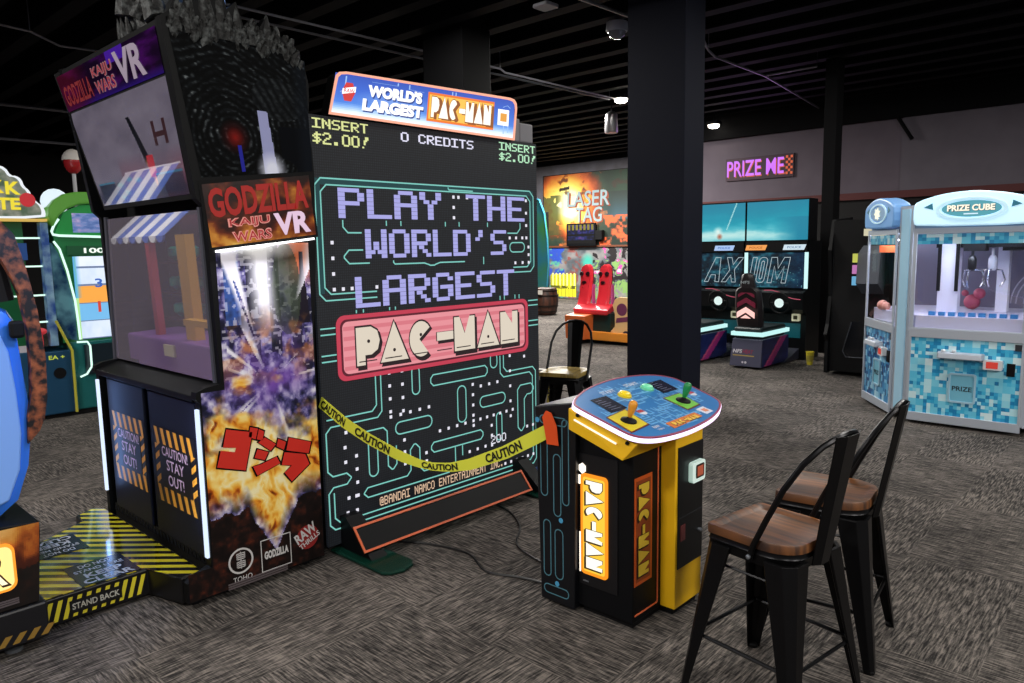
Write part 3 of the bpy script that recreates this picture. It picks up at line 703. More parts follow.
for x, y in ((-3.3, 1.36), (-3.3, 1.93), (-4.45, 1.5), (-4.45, 1.93)): ft.lathe([(.03, 0), (.03, .012), (.012, .015), (.012, .05)], (x, y, 0), 10)
obj('levelling_feet', ft, STEEL, G)

# ------------------------------------------------------------------ striped step platform
PX0, PX1 = -4.62, -3.52
P = thing('step_platform', (-4.0, 1.1, 0), 'low black and yellow striped step platform in front of the caution doors', 'platform')
outl = [(-3.275, 1.295), (-3.275, 1.408), (-4.56, 1.408), (-4.62, 1.35), (-4.55, 1.25), (-4.43, 1.24), (-4.27, 1.0), (-4.10, .806), (-3.50, .806), (-3.50, 1.235)]
obj('base', MB().poly(FZ(0), outl, .02, .142), mat('platform_side', '0c0b0c', .35), P, bevel=.004)
def stripes():
    m = bpy.data.materials.new('hazard_deck'); m.use_nodes = True; N = m.node_tree.nodes; L = m.node_tree.links; b = N['Principled BSDF']
    tc = N.new('ShaderNodeTexCoord'); sp = N.new('ShaderNodeSeparateXYZ'); L.new(tc.outputs['Object'], sp.inputs[0])
    a1 = N.new('ShaderNodeMath'); a1.operation = 'MULTIPLY_ADD'; L.new(sp.outputs[0], a1.inputs[0]); a1.inputs[1].default_value = -.9; L.new(sp.outputs[1], a1.inputs[2])
    a2 = N.new('ShaderNodeMath'); a2.operation = 'MULTIPLY'; L.new(a1.outputs[0], a2.inputs[0]); a2.inputs[1].default_value = 11.5
    a3 = N.new('ShaderNodeMath'); a3.operation = 'FRACT'; L.new(a2.outputs[0], a3.inputs[0])
    a4 = N.new('ShaderNodeMath'); a4.operation = 'GREATER_THAN'; L.new(a3.outputs[0], a4.inputs[0]); a4.inputs[1].default_value = .52
    mx = N.new('ShaderNodeMix'); mx.data_type = 'RGBA'; L.new(a4.outputs[0], mx.inputs[0]); mx.inputs[6].default_value = lin('15120c'); mx.inputs[7].default_value = lin('d6c62c')
    L.new(mx.outputs[2], b.inputs['Base Color']); b.inputs['Roughness'].default_value = .12; b.inputs['Specular IOR Level'].default_value = .6; b.inputs['Coat Weight'].default_value = .6; b.inputs['Coat Roughness'].default_value = .05
    return m
ins = [(-3.29, 1.305), (-3.29, 1.395), (-4.55, 1.398), (-4.60, 1.35), (-4.54, 1.262), (-4.42, 1.25), (-4.26, 1.012), (-4.09, .812), (-3.512, .812), (-3.512, 1.225)]
dk = obj('striped_deck', MB().poly(FZ(.143), ins, 0, .002), stripes(), P)
YEL = mat('hazard_yellow', 'd8c830', .4)
SB = FX(-3.50); b = MB()
for k in range(12):
    u = .80 + k * .038
    if u + .05 < 1.235: b.poly(SB, [(u, .035), (u + .018, .035), (u + .045, .125), (u + .027, .125)], .001, .001)
obj('side_stripes', b, YEL, P)
pl_ = obj('stand_back_label', MB().fbox(SB, .905, 1.118, .050, .108, .002, .003), mat('label_black', '0d0d0d', .4), P)
obj('lettering', txt(MB(), 'STAND BACK', SB, .915, .066, .193, .028, .004, .02), mat('label_grey', 'b9b6a8', .5), pl_)
def kc(cx, cy, rot, w=.26, h=.25):
    F = Fr((cx, cy, .1465), (cos(rot), sin(rot), 0), (-sin(rot), cos(rot), 0))
    lb = obj('floor_label', MB().fbox(F, -w / 2, w / 2, -h / 2, h / 2, 0, .0008), mat('label_navy', '10131c', .15), P)
    t_ = MB(); txt(t_, 'DO NOT', F, -w * .28, h * .27, w * .56, h * .15, .0014, .02); txt(t_, 'STAND HERE', F, -w * .42, h * .08, w * .84, h * .12, .0014, .02)
    txt(t_, 'KEEP', F, -w * .32, -h * .2, w * .64, h * .2, .0014, .03); txt(t_, 'CLEAR', F, -w * .42, -h * .45, w * .84, h * .2, .0014, .03)
    obj('lettering', t_, mat('label_pale', 'b4bac8', .3), lb)
kc(-3.655, 1.09, radians(90), .25, .28); kc(-4.12, 1.02, radians(-90), .25, .26)

# ------------------------------------------------------------------ blue motion seat, at the left edge
S = thing('motion_seat', (-3.8, .45, 0), 'blue moulded ride seat on a flame-printed base, cut off by the left edge', 'seat')
obj('base_box', MB().poly(Fr((-4.35, 0, 0), (0, 1, 0), (0, 0, 1)), [(-.2, .20), (.77, .20), (.797, .49), (.797, .535), (.60, .55), (-.2, .56)], 0, .97), BLACK, S, bevel=.006)
BF = FX(-3.38)
def base_art(s, t):
    y = s * .7; z = t * .33; f_ = fbm(y * 9, z * 7, 81, 5)
    c = ramp(f_ + .25 * (t - .5), [(0, '120604'), (.36, '4a1a08'), (.48, 'a5521a'), (.6, 'd08a35'), (.75, 'e9b465'), (1, 'f6dda6')])
    g = (t < .18 + .5 * np.clip(s - .45, 0, 1) * (fbm(y * 12, y * 0, 83) + .6)); return over(c, ramp(fbm(y * 25, z * 25, 85), [(0, '070505'), (.6, '150b08'), (1, '3a1a10')]), g * 1.0)
ba = art('flame_artwork', S, [BF(.10, .205, .002), BF(.768, .205, .002), BF(.795, .53, .002), BF(.10, .545, .002)], 90, 46, base_art, artmat('base_art', 0, .4, 1))
lt = obj('lit_sign', MB().poly(BF, rr(.42, .285, .700, .478, .035), .001, .012), glow('lit_amber', 'ff9a28', 1.2), S)
obj('lit_panel', MB().poly(BF, rr(.43, .295, .690, .468, .03), .0125, .0135), glow('lit_cream', 'ffdf8a', 1.3), lt)
t_ = MB(); txt(t_, 'VR', BF, .44, .305, .24, .15, .0145, .02); obj('lit_lettering', t_, mat('amber_dark', '3a2208', .5), lt)
t_ = MB(); txt(t_, 'VR', BF, .452, .315, .215, .13, .0155, .0); obj('white_lettering', t_, glow('lit_white', 'fff2c8', 1.3), lt)
b = MB()
for k in range(3): b.fbox(BF, .40, .70, .222 + k * .009, .228 + k * .009, .003, .005)
obj('rating_plate', b, MATS['plate_grey'], S)
obj('sub_base', MB().box(-4.35, -3.37, -.2, .795, .045, .198), mat('sub_base_black', '101014', .4), S, bevel=.01)
b = MB(); SB2 = FX(-3.37)
for k in range(9): b.poly(SB2, [(.36 + k * .05, .06), (.385 + k * .05, .06), (.415 + k * .05, .10), (.39 + k * .05, .10)], .001, .001)
obj('hazard_stripes', b, mat('hazard_dim', '8a6a28', .5), S)
b = MB()
for x, y in ((-3.45, .68), (-3.45, -.1), (-4.25, .68), (-4.25, -.1)): b.lathe([(.032, 0), (.032, .012), (.01, .018), (.01, .05)], (x, y, 0), 12)
obj('levelling_feet', b, GREY, S)
BLUE = mat('blue_gloss_plastic', '3a80f5', .25, spec=.5, coat=.4)
ol = [(.10, .535), (.68, .535), (.765, .60), (.815, .74), (.836, .885), (.838, 1.0), (.830, 1.10), (.822, 1.24), (.812, 1.345), (.79, 1.385), (.765, 1.40), (.72, 1.36), (.68, 1.22), (.55, 1.12), (.42, .98), (.10, .95)]
il = [(a * .95 + .03, b * .97 + .02) for a, b in ol]
loops = []
for x, k in ((-3.47, .90), (-3.485, .97), (-3.53, 1.0), (-4.10, 1.0), (-4.14, .95)):
    loops.append([Vector((x, .45 + (a - .45) * k, .95 + (b - .95) * k)) for a, b in ol])
obj('seat_shell', MB().loft(loops), BLUE, S, smooth=True)
obj('seat_highlight_panel', MB().poly(FX(-3.472), [(.66, .60), (.72, .62), (.768, .74), (.785, .885), (.782, 1.06), (.77, 1.22), (.745, 1.30), (.715, 1.22), (.70, 1.0), (.68, .8)], 0, .018), mat('blue_highlight', '86b4fb', .3, coat=.4), S, bevel=.008)  # lighter panel stands in for the shell's highlight crease
arc = [(.74, 1.745), (.79, 1.735), (.828, 1.685), (.858, 1.55), (.883, 1.38), (.896, 1.18), (.888, 1.02), (.870, .93), (.848, .885), (.805, .84), (.812, .95), (.835, 1.05), (.842, 1.18), (.842, 1.303), (.825, 1.45), (.80, 1.53), (.77, 1.605), (.74, 1.64)]
obj('hood_band', MB().poly(FX(-3.50), arc, 0, .045), noisy('charred_print', '0e080c', 'a85a34', 26, .5, 0, (1, 1, 1), 6, .42, .68), S)
obj('hinge_block', MB().box(-3.46, -3.43, .775, .828, 1.275, 1.345), BLACKM, S, bevel=.012)
obj('screen_hood', MB().tube([(-3.55, .60, 1.86), (-3.55, .70, 1.80), (-3.55, .775, 1.60), (-3.55, .80, 1.42)], .03), mat('hood_dark', '14161c', .4), S, smooth=True)

# ================================================================== GIANT DOT-MATRIX SCREEN MACHINE
SX = -3.27
D = thing('giant_screen_game', (-3.5, 2.9, 0), 'giant upright video screen game with cyan maze lines and a blue lit marquee', 'arcade machine')
DF = FX(SX)
obj('cabinet', MB().box(-3.62, SX - .02, 2.068, 3.775, .05, 2.27), BLACKM, D, bevel=.006)
def led():
    m = bpy.data.materials.new('led_tile'); m.use_nodes = True; N = m.node_tree.nodes; L = m.node_tree.links; b = N['Principled BSDF']
    tc = N.new('ShaderNodeTexCoord'); mp = N.new('ShaderNodeMapping'); mp.inputs['Rotation'].default_value = (0, radians(90), 0); L.new(tc.outputs['Object'], mp.inputs[0])
    br = N.new('ShaderNodeTexBrick'); br.offset = 0; br.inputs['Scale'].default_value = 1; br.inputs['Brick Width'].default_value = .013; br.inputs['Row Height'].default_value = .013
    br.inputs['Mortar Size'].default_value = .002; br.inputs['Color1'].default_value = lin('1b1e24'); br.inputs['Color2'].default_value = lin('1f2329'); br.inputs['Mortar'].default_value = lin('0c0d10')
    sp = N.new('ShaderNodeSeparateXYZ'); cb = N.new('ShaderNodeCombineXYZ'); L.new(tc.outputs['Object'], sp.inputs[0]); L.new(sp.outputs[1], cb.inputs[0]); L.new(sp.outputs[2], cb.inputs[1]); L.new(cb.outputs[0], br.inputs[0])
    L.new(br.outputs[0], b.inputs['Base Color']); L.new(br.outputs[0], b.inputs['Emission Color']); b.inputs['Emission Strength'].default_value = .55; b.inputs['Roughness'].default_value = .6
    return m
scr = obj('screen', MB().fbox(DF, 2.062, 3.772, .045, 2.268, -.02, 0), led(), D)
CY = glow('pixel_cyan', '7cc8be', 1.0); CYD = glow('pixel_teal', '123c40', 1)
def round_bar(mb, x0, y0, x1, y1, wd=.010):
    r = min(abs(x1 - x0), abs(y1 - y0)) * .48; mb.ribbon(DF, rr(x0, y0, x1, y1, r, 4), wd, .002, True)
mz = MB()
LW = .0075
def outline(pts, r=.02, closed=True):
    # lines with clipped corners
    n = len(pts); q = []
    for i in range(n):
        p = Vector(pts[i])
        if not closed and i in (0, n - 1): q.append(tuple(p)); continue
        a = (Vector(pts[i - 1]) - p); b = (Vector(pts[(i + 1) % n]) - p)
        k = min(r, a.length * .45, b.length * .45); q += [tuple(p + a.normalized() * k), tuple(p + b.normalized() * k)]
    mz.ribbon(DF, q, LW, .002, closed)
def pill(x0, y0, x1, y1): round_bar(mz, x0, y0, x1, y1, LW)
for k in (0, .032):          # double frame of the upper and the lower half
    outline([(2.44, 1.345 + k), (2.083 + k, 1.345 + k), (2.083 + k, 1.962 - k), (3.732 - k, 1.962 - k), (3.732 - k, 1.44 + k), (3.53, 1.44 + k)], .035, False)
    outline([(3.42 - k, .91), (3.42 - k, .80 - k), (3.732 - k, .80 - k), (3.732 - k, .13 + k), (2.078 + k, .13 + k), (2.078 + k, .36 - k * .0), (2.22, .36), (2.22, .42), (2.078 + k, .42), (2.078 + k, .685 - k * .0), (2.44 + k, .685 + (.0 if k == 0 else -.0)), (2.44 + k, .92)] if k == 0 else
            [(3.42 - k, .91), (3.42 - k, .80 + k - .064), (3.732 - k, .80 - k), (3.732 - k, .13 + k), (2.11, .13 + k), (2.11, .33)], .03, False)
    for z0 in (1.03, 1.17): outline([(2.075, z0 + k), (2.165, z0 + k)], .02, False)
    for z0 in (1.08, 1.215): outline([(3.668, z0 + k), (3.765, z0 + k)], .02, False)
outline([(2.085, .725), (2.405, .725), (2.405, .92)], .03, False)
for a in ((2.66, .77, 2.715, .93), (2.53, .56, 2.80, .63), (3.20, .60, 3.43, .67), (3.345, .36, 3.395, .54), (3.30, .84, 3.36, .93), (3.62, .55, 3.76, .60) if False else (2.34, .36, 2.40, .58)): pill(*a)
outline([(2.80, .80), (3.27, .80), (3.27, .865), (2.80, .865)]); pill(3.01, .54, 3.08, .765)
outline([(2.79, .40), (3.22, .40), (3.22, .46), (2.79, .46)]); outline([(2.98, .395), (2.98, .29)], .01, False); outline([(3.04, .395), (3.04, .33)], .01, False)
outline([(3.55, .38), (3.615, .38), (3.615, .62), (3.71, .62), (3.71, .69), (3.55, .69)], .028)
outline([(2.30, .25), (2.95, .25), (2.95, .305), (2.70, .305), (2.70, .48), (2.63, .48), (2.63, .305), (2.30, .305)], .028)
outline([(2.30, .62), (2.47, .62), (2.47, .37), (2.53, .37), (2.53, .50)], .025, False)
# fragments between the words
for x in (2.52, 2.62, 2.95, 3.06, 3.30): outline([(x, 1.755), (x, 1.728)], .01, False)
for x in (2.30, 2.345, 2.52, 2.56, 3.40, 3.44, 3.54, 3.58): outline([(x, 1.268), (x, 1.295 if x > 3.3 else 1.285)], .01, False)
outline([(2.24, 1.755), (2.24, 1.69), (2.355, 1.69)], .03, False); outline([(3.60, 1.755), (3.60, 1.69), (3.48, 1.69)], .03, False)
outline([(2.36, 1.60), (2.24, 1.60), (2.24, 1.53), (2.40, 1.53)], .03, False); pill(3.50, 1.57, 3.64, 1.63)
outline([(2.56, 1.540), (2.56, 1.520), (2.80, 1.520), (2.84, 1.495), (2.88, 1.520), (3.10, 1.520)], .02, False); outline([(3.26, 1.50), (3.26, 1.545)], .01, False)
outline([(2.98, 1.955), (2.98, 1.94), (3.18, 1.94)], .012, False)
obj('maze_lines', mz, CY, scr)
ins_ = MB()
ins_.poly(DF, [(2.115, 1.38), (2.115, 1.93), (3.70, 1.93), (3.70, 1.47), (3.732, 1.47), (3.732, 1.962), (2.083, 1.962), (2.083, 1.38)], .0003, .0003)
obj('frame_pattern', ins_, CYD, scr)
dt = MB()
def dots(x0, y0, x1, y1, n):
    for i in range(n):
        u = x0 + (x1 - x0) * i / max(1, n - 1); v = y0 + (y1 - y0) * i / max(1, n - 1)
        dt.fbox(DF, u - .009, u + .009, v - .009, v + .009, .002, .0022)
dots(2.17, 1.64, 2.17, 1.40, 4); dots(2.17, 1.40, 2.28, 1.40, 3); dots(2.50, .60 + .10, 2.50, .92, 4); dots(2.20, .64, 2.26, .64, 2); dots(2.59, .92, 2.59, .69, 4); dots(2.59, .52, 2.59, .38, 3)
dots(2.50, .67, 2.78, .68, 5); dots(2.19, .56, 2.19, .48, 2); dots(2.26, .50, 2.26, .28, 4); dots(2.20, .28, 2.25, .28, 2); dots(2.19, .20, 2.25, .20, 2)
dots(2.86, .52, 3.14, .53, 5); dots(2.75, .41, 2.75, .36, 2); dots(3.14, .76, 3.14, .50, 5); dots(3.20, .53, 3.50, .54, 6); dots(3.30, .47, 3.30, .34, 3); dots(3.21, .74, 3.36, .745, 3)
dots(3.48, .90, 3.48, .50, 5); dots(3.66, 1.90, 3.66, 1.66, 4); dots(3.68, 1.60, 3.68, 1.50, 3); dots(3.50, 1.66, 3.62, 1.66, 3); dots(3.55, 1.50, 3.62, 1.50, 2); dots(3.02, 1.90, 3.02, 1.78, 3); dots(3.06, 1.90, 3.20, 1.90, 3)
dots(3.64, .40, 3.70, .40, 2); dots(3.42, .19, 3.70, .195, 6); dots(3.10, .34, 3.24, .345, 3); dots(2.44, 1.40, 2.44, 1.30, 1); dots(3.62, .88, 3.62, .88, 1)
obj('dot_pattern', dt, glow('pixel_white', 'e8e6f2', 1), scr)
LAV = glow('pixel_lavender', 'a9a8e6', 1.0)
b = MB(); ptxt(b, 'PLAY THE', DF, 2.216, 1.765, 1.415, .155, .003, .06, .42); ptxt(b, "WORLD'S", DF, 2.375, 1.555, 1.08, .155, .003, .06, .42); ptxt(b, 'LARGEST', DF, 2.298, 1.295, 1.225, .165, .003, .06, .42)
obj('lettering', b, LAV, scr)
b = MB(); ptxt(b, 'INSERT', DF, 2.085, 2.205, .335, .048, .003, 0, .3); ptxt(b, '$2.00!', DF, 2.085, 2.128, .335, .058, .003, 0, .3); obj('lettering', b, glow('pixel_yellow', 'dfe49a', 1), scr)
b = MB(); ptxt(b, 'INSERT', DF, 3.415, 2.205, .34, .048, .003, 0, .3); ptxt(b, '$2.00!', DF, 3.415, 2.14, .34, .052, .003, 0, .3); obj('lettering', b, glow('pixel_mint', 'b9ecc4', 1), scr)
obj('lettering', ptxt(MB(), '0 CREDITS', DF, 2.64, 2.187, .55, .05, .003, 0, .3), glow('pixel_pale', 'e6e4fa', 1), scr)
obj('lettering', ptxt(MB(), '200', DF, 3.29, .345, .14, .055, .003), MATS['pixel_white'], scr)
obj('lettering', ptxt(MB(), '@BANDAI NAMCO ENTERTAINMENT INC.', DF, 2.40, .180, 1.0, .05, .003), glow('pixel_peach', 'e2bfa0', 1), scr)
# red name plate on the screen
np_ = obj('name_plate', MB().poly(DF, rr(2.168, .915, 3.662, 1.262, .05), .003, .0035), glow('plate_red', 'c23a50', 1), scr)
b = MB().poly(DF, rr(2.192, .938, 3.638, 1.240, .04), .0038, .0038); obj('plate_line', b, glow('plate_dark', '5a1526', 1), scr)
b = MB().poly(DF, rr(2.205, .950, 3.625, 1.228, .035), .0042, .0042); obj('plate_ground', b, glow('plate_pink', 'e8929a', 1), scr)
b = MB()
for k in range(5): b.fbox(DF, 2.21, 3.62, .968 + k * .053, .990 + k * .053, .0045, .0046)
obj('plate_stripes', b, glow('plate_coral', 'd97883', 1), scr)
fa, ed, inn = MB(), MB(), MB(); logo(fa, ed, DF, 2.28, .985, 1.30, .205, .006, .055, inn)
obj('plate_lettering', fa, glow('plate_cream', 'ded2c0', 1), scr); obj('plate_shadow', ed, glow('plate_black', '221418', 1), scr); obj('plate_detail', inn, MATS['plate_black'], scr)
# lit marquee
MF = FX(-3.25)
mo = [(2.172, 2.275), (3.535, 2.270), (3.562, 2.470), (3.558, 2.500), (3.54, 2.520), (3.50, 2.526), (2.285, 2.496), (2.245, 2.488), (2.225, 2.470), (2.216, 2.44)]
cx_, cy_ = 2.87, 2.39
mi = [(cx_ + (a - cx_) * .982, cy_ + (b_ - cy_) * .90) for a, b_ in mo]
mq = obj('marquee', MB().poly(MF, mo, -.07, 0), BLACKM, D)
obj('marquee_edge', MB().ring(MF, mo, mi, .0005, .008), glow('marquee_orange', 'f2a78c', 1.2), mq)
def mq_art(s, t):
    c = ramp(t + .08 * fbm(s * 10, t * 2, 3), [(0, 'f6fbff'), (.12, 'e6f3ff'), (.24, '8fb9f0'), (.36, '4a7fdc'), (.7, '3b66cc'), (1, '3355b8')])
    c = over(c, 'eaf4ff', np.clip(1 - np.hypot((s - .30) / .22, (t - .45) / .30), 0, 1) * .35)
    return c
def mqc(s, t, d): # marquee trapezoid
    a = Vector((2.185 + s * 1.342, 2.282)); b_ = Vector((2.225 + s * 1.325, 2.484 + .030 * s)); p = a.lerp(b_, t); return MF(p.x, p.y, d)
art('marquee_panel', mq, [mqc(0, 0, .001), mqc(1, 0, .001), mqc(1, 1, .001), mqc(0, 1, .001)], 120, 24, mq_art, artmat('marquee_art', 1.15, .4, 0))
class MFr:
    def __call__(s, u, w, d=0): return mqc(u, w, d)
QM = MFr()
b = MB(); txt(b, "WORLD'S", QM, .155, .53, .275, .30, .004, .065); txt(b, 'LARGEST', QM, .135, .17, .305, .30, .004, .065); obj('marquee_lettering', b, glow('marquee_white', 'ffffff', 1.3), mq)
b = MB(); txt(b, "WORLD'S", QM, .160, .495, .275, .30, .003, .075); txt(b, 'LARGEST', QM, .140, .135, .305, .30, .003, .075); obj('marquee_shadow', b, glow('marquee_navy', '2a4aa0', .8), mq)
b = MB(); 
for q in ([(.05, .95), (.05, .62), (.03, .55)], [(.17, .9), (.30, .9), (.30, .97)], [(.36, .97), (.36, .86), (.44, .84)], [(.60, .97), (.60, .86)], [(.62, .97), (.62, .86)], [(.93, .30), (.93, .08)], [(.96, .30), (.96, .12)], [(.92, .78), (.95, .84), (.97, .78)]): b.ribbon(QM, q, .006, .002)
obj('marquee_lines', b, glow('marquee_lightblue', '9dc2f6', 1.1), mq)
ob = obj('name_panel', MB().add([QM(.462, .14, .003), QM(.862, .14, .003), QM(.862, .88, .003), QM(.462, .88, .003)], [(0, 1, 2, 3)]), glow('panel_orange', 'f0792a', 1.1), mq)
obj('name_panel_ground', MB().add([QM(.470, .20, .0045), QM(.854, .20, .0045), QM(.854, .82, .0045), QM(.470, .82, .0045)], [(0, 1, 2, 3)]), glow('panel_amber', 'fbbf52', 1.15), mq)
fa, ed = MB(), MB(); logo(fa, ed, QM, .480, .25, .366, .52, .006, .03); 
obj('name_lettering', fa, glow('name_white', 'fff8e6', 1.25), mq); obj('name_shadow', ed, glow('name_brown', '9a5a2a', 1), mq)
obj('maker_panel', MB().add([QM(.888, .30, .003), QM(.962, .30, .003), QM(.962, .72, .003), QM(.888, .72, .003)], [(0, 1, 2, 3)]), MATS['marquee_white'], mq)
obj('maker_mark', MB().poly(QM, [(.903, .40), (.947, .40), (.947, .62), (.903, .62)], .005, .005), glow('maker_orange', 'f0a848', 1), mq)
b = MB().poly(QM, [(.045 + .062 * (1 + .5 * cos(a)) - .04, .57 + .26 * sin(a)) for a in [i * pi / 3 for i in range(6)]], .003, .003); obj('badge_ground', b, glow('badge_red', 'd03a3a', 1.1), mq)
b = MB().poly(QM, [(.038, .50), (.098, .58), (.098, .72), (.038, .64)], .004, .004); obj('badge_band', b, MATS['marquee_white'], mq)
b = MB(); txt(b, 'RAW', QM, .045, .55, .048, .10, .005, .02); obj('badge_lettering', b, MATS['badge_red'], mq)
# grey speaker boxes behind the marquee, foot board, feet
for y0, y1, x0, x1, z0, z1 in ((3.545, 3.64, -3.42, -3.29, 2.272, 2.42), (3.63, 3.76, -3.50, -3.285, 2.272, 2.395)):
    obj('speaker_box', MB().box(x0, x1, y0, y1, z0, z1), mat('speaker_grey', '8d8c92', .6), D, bevel=.01)
lo_, hi_ = (-3.035, .058), (-3.13, .172)
slope = Vector((hi_[0] - lo_[0], 0, hi_[1] - lo_[1])); 
BFR = Fr((lo_[0], 2.12, lo_[1]), (0, 1, 0), slope); bl_ = slope.length
fb = obj('foot_board', MB().fbox(BFR, 0, 1.30, 0, bl_, -.02, 0), BLACK, D)
obj('board_edge', MB().ring(BFR, [(0, 0), (1.30, 0), (1.30, bl_), (0, bl_)], [(.012, .012), (1.288, .012), (1.288, bl_ - .012), (.012, bl_ - .012)], .0005, .006), mat('edge_orange', 'd8663c', .4), fb)
GRN = mat('green_lit_steel', '0f3a2e', .25, .3)  # steel with the green light on it put into the colour
for y0, y1 in ((2.09, 2.29), (3.44, 3.64)):
    obj('foot', MB().poly(FZ(0), [(-3.30, y0), (-2.86, y0), (-2.82, y0 + .03), (-2.80, (y0 + y1) / 2), (-2.82, y1 - .03), (-2.86, y1), (-3.30, y1)], .004, .022), GRN, D, bevel=.006)
    obj('foot_bracket', MB().hull([Vector((-3.28, y0 + .05, .02)), Vector((-3.0, y0 + .05, .02)), Vector((-3.0, y1 - .05, .02)), Vector((-3.28, y1 - .05, .02))], [Vector((-3.29, y0 + .05, .20)), Vector((-3.22, y0 + .05, .20)), Vector((-3.22, y1 - .05, .20)), Vector((-3.29, y1 - .05, .20))]), BLACK, D)
obj('corner_guard', MB().poly(FX(-3.24), [(3.60, .04), (3.74, .055), (3.72, .105), (3.60, .115)], 0, .015), mat('guard_blue', '2c4a86', .4), D)

# caution tape strung from the screen to the console
tp = [(-3.256, 2.045, .833), (-3.111, 2.091, .735), (-2.967, 2.136, .664), (-2.801, 2.188, .600), (-2.70, 2.22, .575), (-2.622, 2.244, .568), (-2.53, 2.273, .576), (-2.43, 2.304, .602), (-2.255, 2.359, .679), (-2.13, 2.399, .752), (-2.055, 2.422, .797)]
nt = Vector((-(tp[-1][1] - tp[0][1]), tp[-1][0] - tp[0][0], 0)).normalized()
if nt.y > 0: nt = -nt      # side that faces the hall
hw = [.030, .03, .029, .027, .021, .020, .022, .027, .030, .031, .03]
tl = [0]
for i in range(1, len(tp)): tl.append(tl[-1] + (Vector(tp[i]) - Vector(tp[i - 1])).length)
class TF:
    def __call__(s, u, w, d=0):
        k = max(i for i in range(len(tl) - 1) if tl[i] <= max(0, u)); f = (u - tl[k]) / (tl[k + 1] - tl[k])
        p = Vector(tp[k]).lerp(Vector(tp[k + 1]), f); q = Vector(tp[k + 1]) - Vector(tp[k]); up = q.cross(nt).normalized()
        if up.z < 0: up = -up
        up = (up + Vector((0, 0, .4))).normalized(); h_ = hw[k] * (1 - f) + hw[k + 1] * f
        return p + up * w * h_ + nt * d
T = TF(); N_ = 40; b = MB(); A_, B_ = [], []
for i in range(N_ + 1):
    u = tl[-1] * min(.9999, i / N_); A_.append(T(u, -1)); B_.append(T(u, 1))
b.add(A_ + B_, [(i, i + 1, N_ + 2 + i, N_ + 1 + i) for i in range(N_)])
tape = obj('caution_tape', b, mat('tape_yellow', 'd9dc44', .4), None, fix=False)
sm = tape.modifiers.new('thick', 'SOLIDIFY'); sm.thickness = .0012
tag(tape, 'yellow caution tape sagging in front of the giant maze screen', 'tape')
b = MB()
for u0, wd in ((.01, .17), (.25, .22), (.66, .20), (1.02, .20)):
    txt(b, 'CAUTION', T, u0, -.72, wd, 1.44, .0022, .035, 0)
obj('lettering', b, mat('tape_ink', '14140c', .5), tape)
tag(obj('tape_end', MB().poly(FY(2.414), [(-2.075, .86), (-2.055, .89), (-2.025, .885), (-1.995, .83), (-1.985, .745), (-2.05, .742)], 0, .003), mat('tape_orange', 'e0501c', .45), tape), 'orange tape end')

# ================================================================== TWO-PLAYER CONSOLE
K = thing('control_console', (-1.8, 2.75, 0), 'black and yellow two-player joystick console with a glowing blue deck', 'arcade console')
KY0, KY1 = 2.456, 2.905
obj('body', MB().box(-1.92, -1.632, KY0, KY1, .03, .82), BLACK, K, bevel=.004)
obj('kick_base', MB().box(-1.90, -1.645, KY0 + .02, KY1 - .02, .004, .035), BLACKM, K)
LFc = FY(KY0)
obj('side_door', MB().fbox(LFc, -1.905, -1.705, .135, .72, 0, .004), mat('door_black', '101013', .4), K)
sl = obj('lit_sign', MB().poly(LFc, rr(-1.893, .188, -1.752, .637, .02), .004, .010), glow('sign_orange', 'ff9416', 1.1), K)
obj('lit_sign_ground', MB().poly(LFc, rr(-1.880, .202, -1.765, .623, .012), .0105, .0105), glow('sign_lemon', 'ffc93a', 1.1), sl)
class VFr:     # turned a quarter: text runs downward
    def __init__(s, F, x, z): s.F = F; s.x = x; s.z = z
    def __call__(s, u, w, d=0): return s.F(s.x + w, s.z - u, d)
fa, ed = MB(), MB(); logo(fa, ed, VFr(LFc, -1.862, .612), 0, 0, .40, .085, .012, .06)
obj('sign_lettering', fa, glow('sign_hot', 'fffbe8', 1.2), sl); obj('sign_shadow', ed, glow('sign_ink', '4a3410', .8), sl)
b = MB(); b.fbox(LFc, -1.905, -1.872, .585, .625, .005, .008); b.poly(LFc, [(-1.903, .645), (-1.885, .632), (-1.868, .645), (-1.868, .668), (-1.885, .680), (-1.903, .668)], .005, .008); b.fbox(LFc, -1.902, -1.897, .19, .37, .005, .008)
obj('lit_badge', b, glow('badge_glow', 'fff2e0', 1.8), K)
obj('door_lock', MB().fbox(LFc, -1.885, -1.855, .150, .156, .004, .006), GREY, K)
NF = FX(-1.632)
sp_ = obj('name_strip', MB().fbox(NF, 2.466, 2.598, .19, .655, 0, .002), mat('strip_orange', 'c2521c', .4), K)
obj('strip_ground', MB().fbox(NF, 2.478, 2.586, .205, .64, .0025, .003), mat('strip_amber', '8a3c18', .5), sp_)
fa, ed = MB(), MB(); logo(fa, ed, VFr(NF, 2.492, .625), 0, 0, .405, .078, .004, .06)
obj('strip_lettering', fa, mat('strip_yellow', 'd8b638', .4), sp_); obj('strip_shadow', ed, mat('strip_ink', '2a1208', .5), sp_)
obj('orange_pinstripe', MB().tube([(-1.631, 2.47, .062), (-1.631, 2.638, .062), (-1.631, 2.644, .07), (-1.631, 2.644, .80)], .004, 6), MATS['edge_orange'], K)
YC = mat('cabinet_yellow', 'f6c01c', .38)
obj('coin_cabinet', MB().box(-1.75, -1.562, 2.672, 2.900, .034, .862), YC, K, bevel=.005)
obj('coin_plinth', MB().box(-1.74, -1.58, 2.688, 2.885, .004, .036), BLACKM, K)
CF = FX(-1.562)
cd = obj('coin_door', MB().fbox(CF, 2.686, 2.896, .212, .750, .0005, .006), mat('coin_door_black', '0b0d10', .35), K, bevel=.003)
obj('door_seam', MB().fbox(CF, 2.69, 2.892, .438, .442, .0062, .007), mat('seam_grey', '2a2c30', .5), cd)
